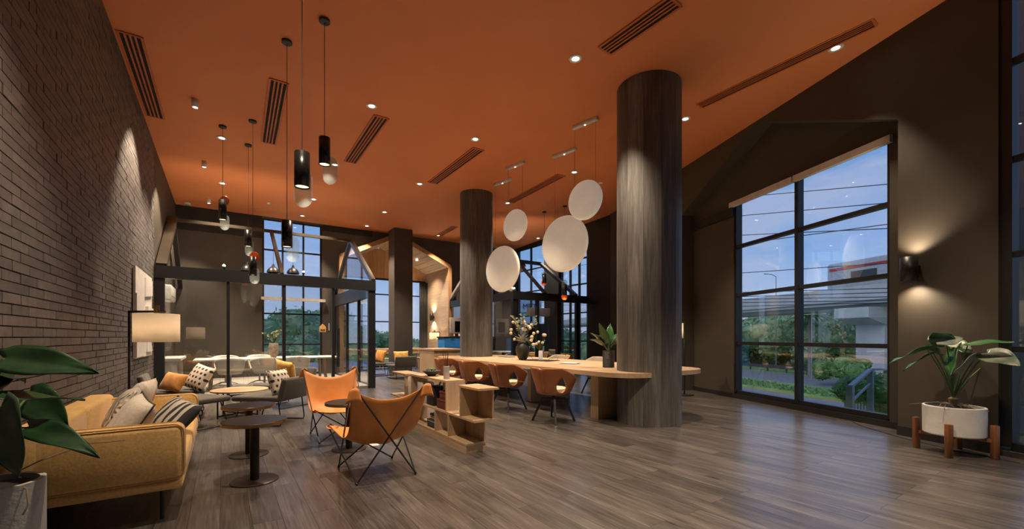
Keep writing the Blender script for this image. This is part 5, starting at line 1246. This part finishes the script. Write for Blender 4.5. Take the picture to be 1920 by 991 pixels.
strip(n1+9, n2, GZ, 'asphalt', 'near lane of the road outside the big window'); strip(n3, n4, GZ, 'asphalt', 'far lane of the road outside the big window')
strip(n2-.05, n2-.25, GZ+.04, 'curb_line', 'yellow curb line along the road')
# instanced leafy crowns
def crown_mesh(name, seed, n, lsize, lobes=9, mat='tree_leaf'):
    r = random.Random(seed); m = MB(); L = [(Vector((r.uniform(-.6, .6), r.uniform(-.6, .6), r.uniform(-.35, .45))), r.uniform(.35, .6)) for _ in range(lobes)]
    for k in range(n):
        c, rr = L[k % lobes]; d = Vector((r.gauss(0, 1), r.gauss(0, 1), r.gauss(0, 1))).normalized(); p = c+d*rr*r.uniform(.8, 1.03)
        a = (d+Vector((r.uniform(-.7, .7), r.uniform(-.7, .7), r.uniform(-.7, .7)))).normalized(); s = a.orthogonal().normalized(); s = Matrix.Rotation(r.uniform(0, 6.28), 3, a) @ s; q = a.cross(s); z = lsize*r.uniform(.6, 1.4)
        m.add([p-s*z, p+q*z*.5, p+s*z, p-q*z*.5], [(0, 1, 2, 3)])
    for c, rr in L: m.sphere(c, rr*.86, 10, 7)
    me = m.mesh(name); me.materials.append(MATS[mat]); return me
def tmat(name, a, b_):
    b = NB(name); rr, val = rnd(b, .7, 1.25); c = b.ramp(b.noise(2.5, 3), [(.35, a), (.65, b_)]); b.color(b.n('ShaderNodeHueSaturation', {'Value': val, 'Color': c}).outputs[0]); b.rough(.7); hs = b.b.inputs['Base Color'].links[0].from_socket; tl = b.n('ShaderNodeBsdfTranslucent', {'Color': hs}).outputs[0]; b.l(b.n('ShaderNodeMixShader', {0: .3, 1: b.b.outputs[0], 2: tl}).outputs[0], b.o.inputs[0])
tmat('tree_leaf', (.27, .42, .22), (.48, .64, .36)); tmat('bush_leaf', (.14, .28, .09), (.32, .52, .18))
CR = [crown_mesh('crown', s, 2600, .07) for s in (1, 2, 3)]; BU = [crown_mesh('foliage', s, 1400, .10, 7, 'bush_leaf') for s in (4, 5)]
def tree(p, rx, rz_, label, group, k, zg=GZ, bush=False):
    t = thing('bush' if bush else 'tree', label, 'bush' if bush else 'tree', (p[0], p[1], zg), 0, group)
    o = bpy.data.objects.new('foliage', (BU if bush else CR)[k % (2 if bush else 3)]); COL.objects.link(o); o.parent = t; o.location = (0, 0, p[2]-zg); o.scale = (rx, rx, rz_); o.rotation_euler = (0, 0, k*1.3)
    if not bush:
        h = max(.5, p[2]-zg-rz_*.2); MB().tube([(0, 0, 0), (.05, .02, h*.6), (0, 0, h)], .18, 7, r1=.1).build('trunk', 'trunk_grey', t)
GT = 'trees across the road'
far = [(1390, 645, 75, 5.5, 'round tree at the left edge of the big window'), (1425, 632, 80, 6, 'second tree from the left across the road'), (1455, 628, 78, 6.5, 'tall dark tree left of the window mullion'), (1480, 640, 70, 5, 'tree behind the window mullion'), (1520, 625, 66, 6, 'tree behind the palm'), (1560, 612, 58, 6.5, 'bright tree left of the concrete pier'), (1590, 622, 60, 6, 'tree just left of the concrete pier'), (1680, 625, 62, 6, 'tree right of the concrete pier'), (1540, 635, 52, 3.5, 'low tree before the pier trees')]
for k, (u, v, d, r, l) in enumerate(far): tree(atd(u, v+4, d), r, r*.95, l, GT, k)
GBk = 'trees behind the back windows'
back = [(512, 672, 34, 2.2, 'small tree left in the meeting room window'), (552, 632, 36, 3.6, 'big round tree in the meeting room window'), (590, 630, 40, 4.2, 'big tree right in the meeting room window'), (545, 668, 30, 2.4, 'low leafy tree over the terrace'), (588, 672, 29, 2.4, 'second low leafy tree over the terrace'), (655, 648, 45, 3.6, 'round tree behind the glass corner'), (690, 652, 50, 3.2, 'tree left of the square pillar'), (640, 662, 42, 3.0, 'low tree behind the glass side wall'), (775, 660, 60, 3.2, 'low tree right of the square pillar'), (1090, 660, 34, 3.0, 'green tree by the black pier window')]
for k, (u, v, d, r, l) in enumerate(back): tree(atd(u, v, d), r, r*.8, l, GBk, k)
GS = 'bushes along the road and building'
for k in range(9):
    s = 6+k*6.5; p = RWM @ Vector((s, n3+1.2, GZ+.5)); tree(p, 3.4, .55, 'low hedge on the median of the road, number counted from the right', GS, k, bush=True) if False else None
hd = MB()
me_h = struct(MB().box(S0, S1_, n3+.2, n2-.6, GZ-.02, GZ+.12, RWM).build('floor_verge', 'grass_ground'), 'green strip between the two lanes')
hedge = MB(); rgh = random.Random(9)
for k in range(3600):
    q = Vector((rgh.uniform(2, 70), rgh.uniform(n2-3.0, n2-.8), GZ+.1+rgh.random()*.35)); z = .16; a = Vector((rgh.gauss(0, 1), rgh.gauss(0, 1), rgh.gauss(0, 1))).normalized(); s_ = a.orthogonal().normalized()*z; q_ = a.cross(s_.normalized())*z*.6; w_ = RWM @ q; hedge.add([w_-s_, w_+q_, w_+s_, w_-q_], [(0, 1, 2, 3)])
ho = hedge.build('hedge', 'bush_leaf'); tag(ho, 'low clipped hedge along the road median', 'hedge', kind='stuff')
for u, v, d, r, l in ((1640, 742, 11.5, .95, 'leafy shrub at the lower right of the big window'), (1662, 735, 12.5, .8, 'shrub behind the railing at the window edge'), (1915, 800, 8.2, 1.1, 'green bush low in the far right window'), (1908, 705, 12.5, 1.2, 'green bush high in the far right window'), (1960, 740, 11, 1.3, 'green bush at the right edge of the far right window'), (1595, 690, 36, 1.6, 'bush at the foot of the concrete pier'), (1560, 695, 40, 1.5, 'roadside bush left of the pier')):
    tree(atd(u, v, d), r, r*.8, l, GS, int(u), bush=True)
# palm
pt = atd(1518, 592, 50); pm = thing('palm_tree', 'tall palm tree right of the window mullion', 'palm', (pt.x, pt.y, GZ)); MB().tube([(0, 0, 0), (.1, 0, 4), (0, 0, pt.z-GZ)], .22, 8, r1=.15).build('trunk', 'trunk_grey', pm)
for k in range(11):
    a = k*.571; d = Vector((math.cos(a), math.sin(a), .45)); leaf(pm, (0, 0, pt.z-GZ), d, 2.4, .5, .9, 'tree_leaf', 0, -.4, 'frond', 5)
# viaduct, pier, train
vq = RWI @ atd(1634, 560, 40); vs_, vn = vq.x, vq.y
via = thing('viaduct', 'grey concrete elevated railway running across the big window', 'viaduct', tuple(RWM @ Vector((vs_, vn, GZ))))
MB().box(-90, 130, vn-4.5, vn+1.5, 4.3, 5.0, RWM).bw('deck', 'viaduct', via); MB().box(-90, 130, vn+1.5, vn+1.8, 4.6, 5.95, RWM).bw('parapet', 'viaduct', via); MB().box(-90, 130, vn-3.2, vn+.2, 3.95, 4.3, RWM).bw('girder', 'viaduct', via)
for k, s in enumerate((vs_, vs_+28, vs_+56, vs_-28)):
    MB().box(s-1.3, s+1.3, vn-3.2, vn+.2, GZ, 2.6, RWM).bw('pier', 'viaduct', via)
    MB().add([RWM @ Vector(q) for q in ((s-1.6, vn-4.6, 3.0), (s+1.6, vn-4.6, 3.0), (s+1.6, vn+2.4, 3.0), (s-1.6, vn+2.4, 3.0), (s-1.6, vn-4.6, 3.94), (s+1.6, vn-4.6, 3.94), (s+1.6, vn+2.4, 3.94), (s-1.6, vn+2.4, 3.94), (s-1.4, vn-3.3, 2.4), (s+1.4, vn-3.3, 2.4), (s+1.4, vn+.3, 2.4), (s-1.4, vn+.3, 2.4))], [(4,5,6,7), (0,1,5,4), (1,2,6,5), (2,3,7,6), (3,0,4,7), (8,9,1,0), (9,10,2,1), (10,11,3,2), (11,8,0,3), (11,10,9,8)]).bw('pier_cap', 'viaduct', via)
tr_s = (RWI @ atd(1540, 500, 44)).x
trn = thing('train', 'grey commuter train with a red front stripe on the viaduct', 'train', tuple(RWM @ Vector((tr_s-10, vn-1.2, 5.0))))
MB().rbox(tr_s-45, tr_s, vn-2.6, vn+.3, 5.1, 8.7, .3, 3, RWM).bw('body', 'train_body', trn); MB().box(tr_s-8, tr_s-.35, vn+.301, vn+.34, 7.9, 8.15, RWM).bw('stripe', 'train_red', trn); MB().box(tr_s-4, tr_s-.4, vn+.301, vn+.33, 5.3, 5.8, RWM).bw('stripe', 'train_red', trn)
MB().box(tr_s-.01, tr_s+.02, vn-2.3, vn, 6.4, 8.2, RWM).bw('windscreen', 'train_window', trn)
for k in range(10): MB().box(tr_s-5-k*4, tr_s-2.6-k*4, vn+.301, vn+.33, 6.5, 7.6, RWM).bw('window', 'train_window', trn)
# wires
def rwd(u, v, n): q = rw(u, v, n); return RWM @ q
wn_ = -14
for k, (va, vb) in enumerate(((458, 420), (441, 428), (512, 493), (405, 380), (548, 540), (556, 548), (561, 556), (567, 563), (574, 567), (370, 345))):
    a, b_ = rw(1380, va, wn_-k*.2), rw(1665, vb, wn_-k*.2); sl = (b_.z-a.z)/(b_.x-a.x)
    pts = [RWM @ Vector((s, wn_-k*.2, a.z+sl*(s-a.x)-.0*s)) for s in (-20, 0, 20, 40, 70)]
    lab = {9: 'highest', 3: 'second highest', 1: 'third highest', 0: 'fourth highest', 2: 'fifth highest', 4: 'topmost of the low bundle', 5: 'second of the low bundle', 6: 'third of the low bundle', 7: 'fourth of the low bundle', 8: 'lowest'}[k]
    tag(MB().tube(pts, .022, 5).build('overhead_wire', 'rail_dark'), 'thin dark overhead wire crossing the big window, '+lab, 'wire', 'overhead wires across the big window')
# street lamp posts, guard rail, railing, cone
def post(u, v, d, h, label):
    p = atz(u, v, GZ) if d is None else atd(u, 700, d); t = thing('street_lamp', label, 'street lamp', (p.x, p.y, GZ), 0, 'street lamps by the road'); MB().tube([(0, 0, 0), (0, 0, h)], .07, 8, r1=.05).build('pole', 'galvanised', t)
    MB().tube([(0, 0, h), tuple(RT*-.6+Vector((0, 0, h+.3))), tuple(RT*-1.4+Vector((0, 0, h+.4)))], .05, 7).build('arm', 'galvanised', t); MB().rbox(-.3, .3, -.1, .1, 0, .1, .04, 2, Matrix.Translation(RT*-1.5+Vector((0, 0, h+.33)))).build('lamp_head', 'galvanised', t)
post(1522, 0, 46, 8.2, 'pale street lamp post right of the window mullion'); post(1455, 0, 60, 13, 'tall street lamp post left of the window mullion')
gr = thing('guard_rail', 'dark steel guard rail along the far lane', 'guard rail', tuple(RWM @ Vector((20, n4-.6, GZ)))); MB().box(-10, 80, n4-.65, n4-.55, GZ+.45, GZ+.85, RWM).bw('rail', 'rail_dark', gr)
for k in range(30): MB().box(-10+k*3, -9.85+k*3, n4-.8, n4-.66, GZ, GZ+.7, RWM).bw('post', 'rail_dark', gr)
cp = atz(1536, 702, GZ); cn_ = thing('traffic_cone', 'small orange traffic cone at the far lane', 'cone', cp); MB().lathe([(.3, 0), (.3, .05), (.17, .06), (.04, .9), (.001, .92)], 12).build('cone_body', 'cone_orange', cn_); MB().lathe([(.13, .35), (.09, .55), (.135, .55), (.13, .35)], 12).build('band', 'white_paint', cn_)
sr = thing('stair_railing', 'galvanised handrail outside the big window at lower right', 'railing', tuple(atd(1600, 770, 9.0)-Vector((0, 0, 2.2))))
A_, B_, C_ = atd(1594, 724, 9.0), atd(1632, 692, 11.0), atd(1662, 692, 12.5)
MB().bar(A_, B_, .09, .05).bw('handrail', 'galvanised', sr); MB().bar(B_, C_, .09, .05).bw('handrail', 'galvanised', sr)
for p in (A_, B_, C_): MB().box(p.x-.06, p.x+.06, p.y-.06, p.y+.06, -2.2, p.z).bw('post', 'galvanised', sr)
MB().bar(A_-Vector((0, 0, .35)), B_-Vector((0, 0, .35)), .05, .03).bw('lower_rail', 'galvanised', sr)
fc = thing('sheet_fence', 'corrugated metal fence behind the shrub outside the window', 'fence', tuple(atd(1640, 760, 14.5)-Vector((0, 0, 2.2))))
fp0, fp1 = atd(1585, 750, 13.5), atd(1720, 750, 14.0)
for k in range(24):
    a, b_ = fp0.lerp(fp1, k/24), fp0.lerp(fp1, (k+1)/24); MB().bar((a.x, a.y, (a.z+.0-1.2)), (a.x, a.y, a.z+.75), .11, .03, up=(0, 1, 0)).bw('panel', 'galvanised', fc)
# far houses
def house_(u, v, d, w, h, label, wall='house_wall', roof='roof_tile'):
    p = atd(u, v, d); t = thing('house', label, 'house', (p.x, p.y, GZ), -TH, 'distant houses'); zt = p.z-GZ
    MB().box(-w/2, w/2, -4, 4, 0, zt).build('wall', wall, t); MB().add([(-w/2-.4, -4.4, zt), (w/2+.4, -4.4, zt), (w/2+.4, 4.4, zt), (-w/2-.4, 4.4, zt), (-w/2-.4, 0, zt+h), (w/2+.4, 0, zt+h)], [(0,1,5,4), (3,4,5,2), (0,4,3), (1,2,5), (3,2,1,0)]).build('roof', roof, t)
    n = max(2, int(w/3))
    for k in range(n): x = -w/2+(k+.5)*w/n; f_ = MB().box(x-.55, x+.55, -4.06, -4.0, zt-2.0, zt-.7).build('window', 'white_paint', t); MB().box(x-.48, x+.48, -4.08, -4.06, zt-1.93, zt-.77).build('pane', 'train_window', f_)
house_(1430, 612, 150, 16, 2.5, 'white distant house above the trees in the big window'); house_(1383, 617, 185, 10, 2.0, 'low distant house at the left of the big window'); house_(1915, 605, 55, 8, 1.6, 'red-roofed house with blue trim in the far right window', 'blue_wall')
# tall blue sign tower seen through the right room
bt2 = atX(991, 600, 22.0); tw = thing('sign_tower', 'blue-grey building with a dark letter sign behind the right meeting room', 'building', (bt2.x, bt2.y, GZ), 0)
dsn = 30.0; c_ = atd(990, 620, dsn); tw.location = (c_.x, c_.y, GZ); tw.rotation_euler = (0, 0, -TH)
MB().box(-.75, .95, 0, 2, 0, c_.z-GZ+2.2).build('wall', 'tower_blue', tw); MB().box(-.6, .8, -.12, -.001, c_.z-GZ+1.3, c_.z-GZ+2.1).build('sign_board', 'tower_blue', tw)
text('MRT', .5, (.1, -.14, c_.z-GZ+1.7), (math.pi/2, 0, 0), tw, 'sign_letter', ext=.02)
for j in range(3): f_ = MB().box(-.4, .5, -.04, -.001, .6+j*1.2, 1.4+j*1.2).build('window', 'white_paint', tw); MB().box(-.35, .45, -.06, -.0405, .65+j*1.2, 1.35+j*1.2).build('pane', 'train_window', f_)
# terrace louvres outside window 1
tr = thing('louver_terrace', 'white slatted terrace roof outside the meeting room window', 'terrace', (2.2, 19.0, -.3))
for k in range(16): MB().box(-3.5, 5.5, 16.2+k*.42, 16.2+k*.42+.26, -.05, .0).bw('slat', 'louver_white', tr)
for x in (-3.3, 2.0, 5.4): MB().box(x, x+.1, 16.1, 23, -.2, -.06).bw('joist', 'galvanised', tr)
rl = thing('balcony_railing', 'pale upright railing outside the left of the meeting room window', 'railing', (-.4, 17.5, -.05))
for k in range(14): MB().box(-1.2+k*.16, -1.16+k*.16, 17.6, 17.64, 0, .75).bw('baluster', 'louver_white', rl)
MB().box(-1.25, 1.1, 17.58, 17.66, .75, .80).bw('handrail', 'louver_white', rl)
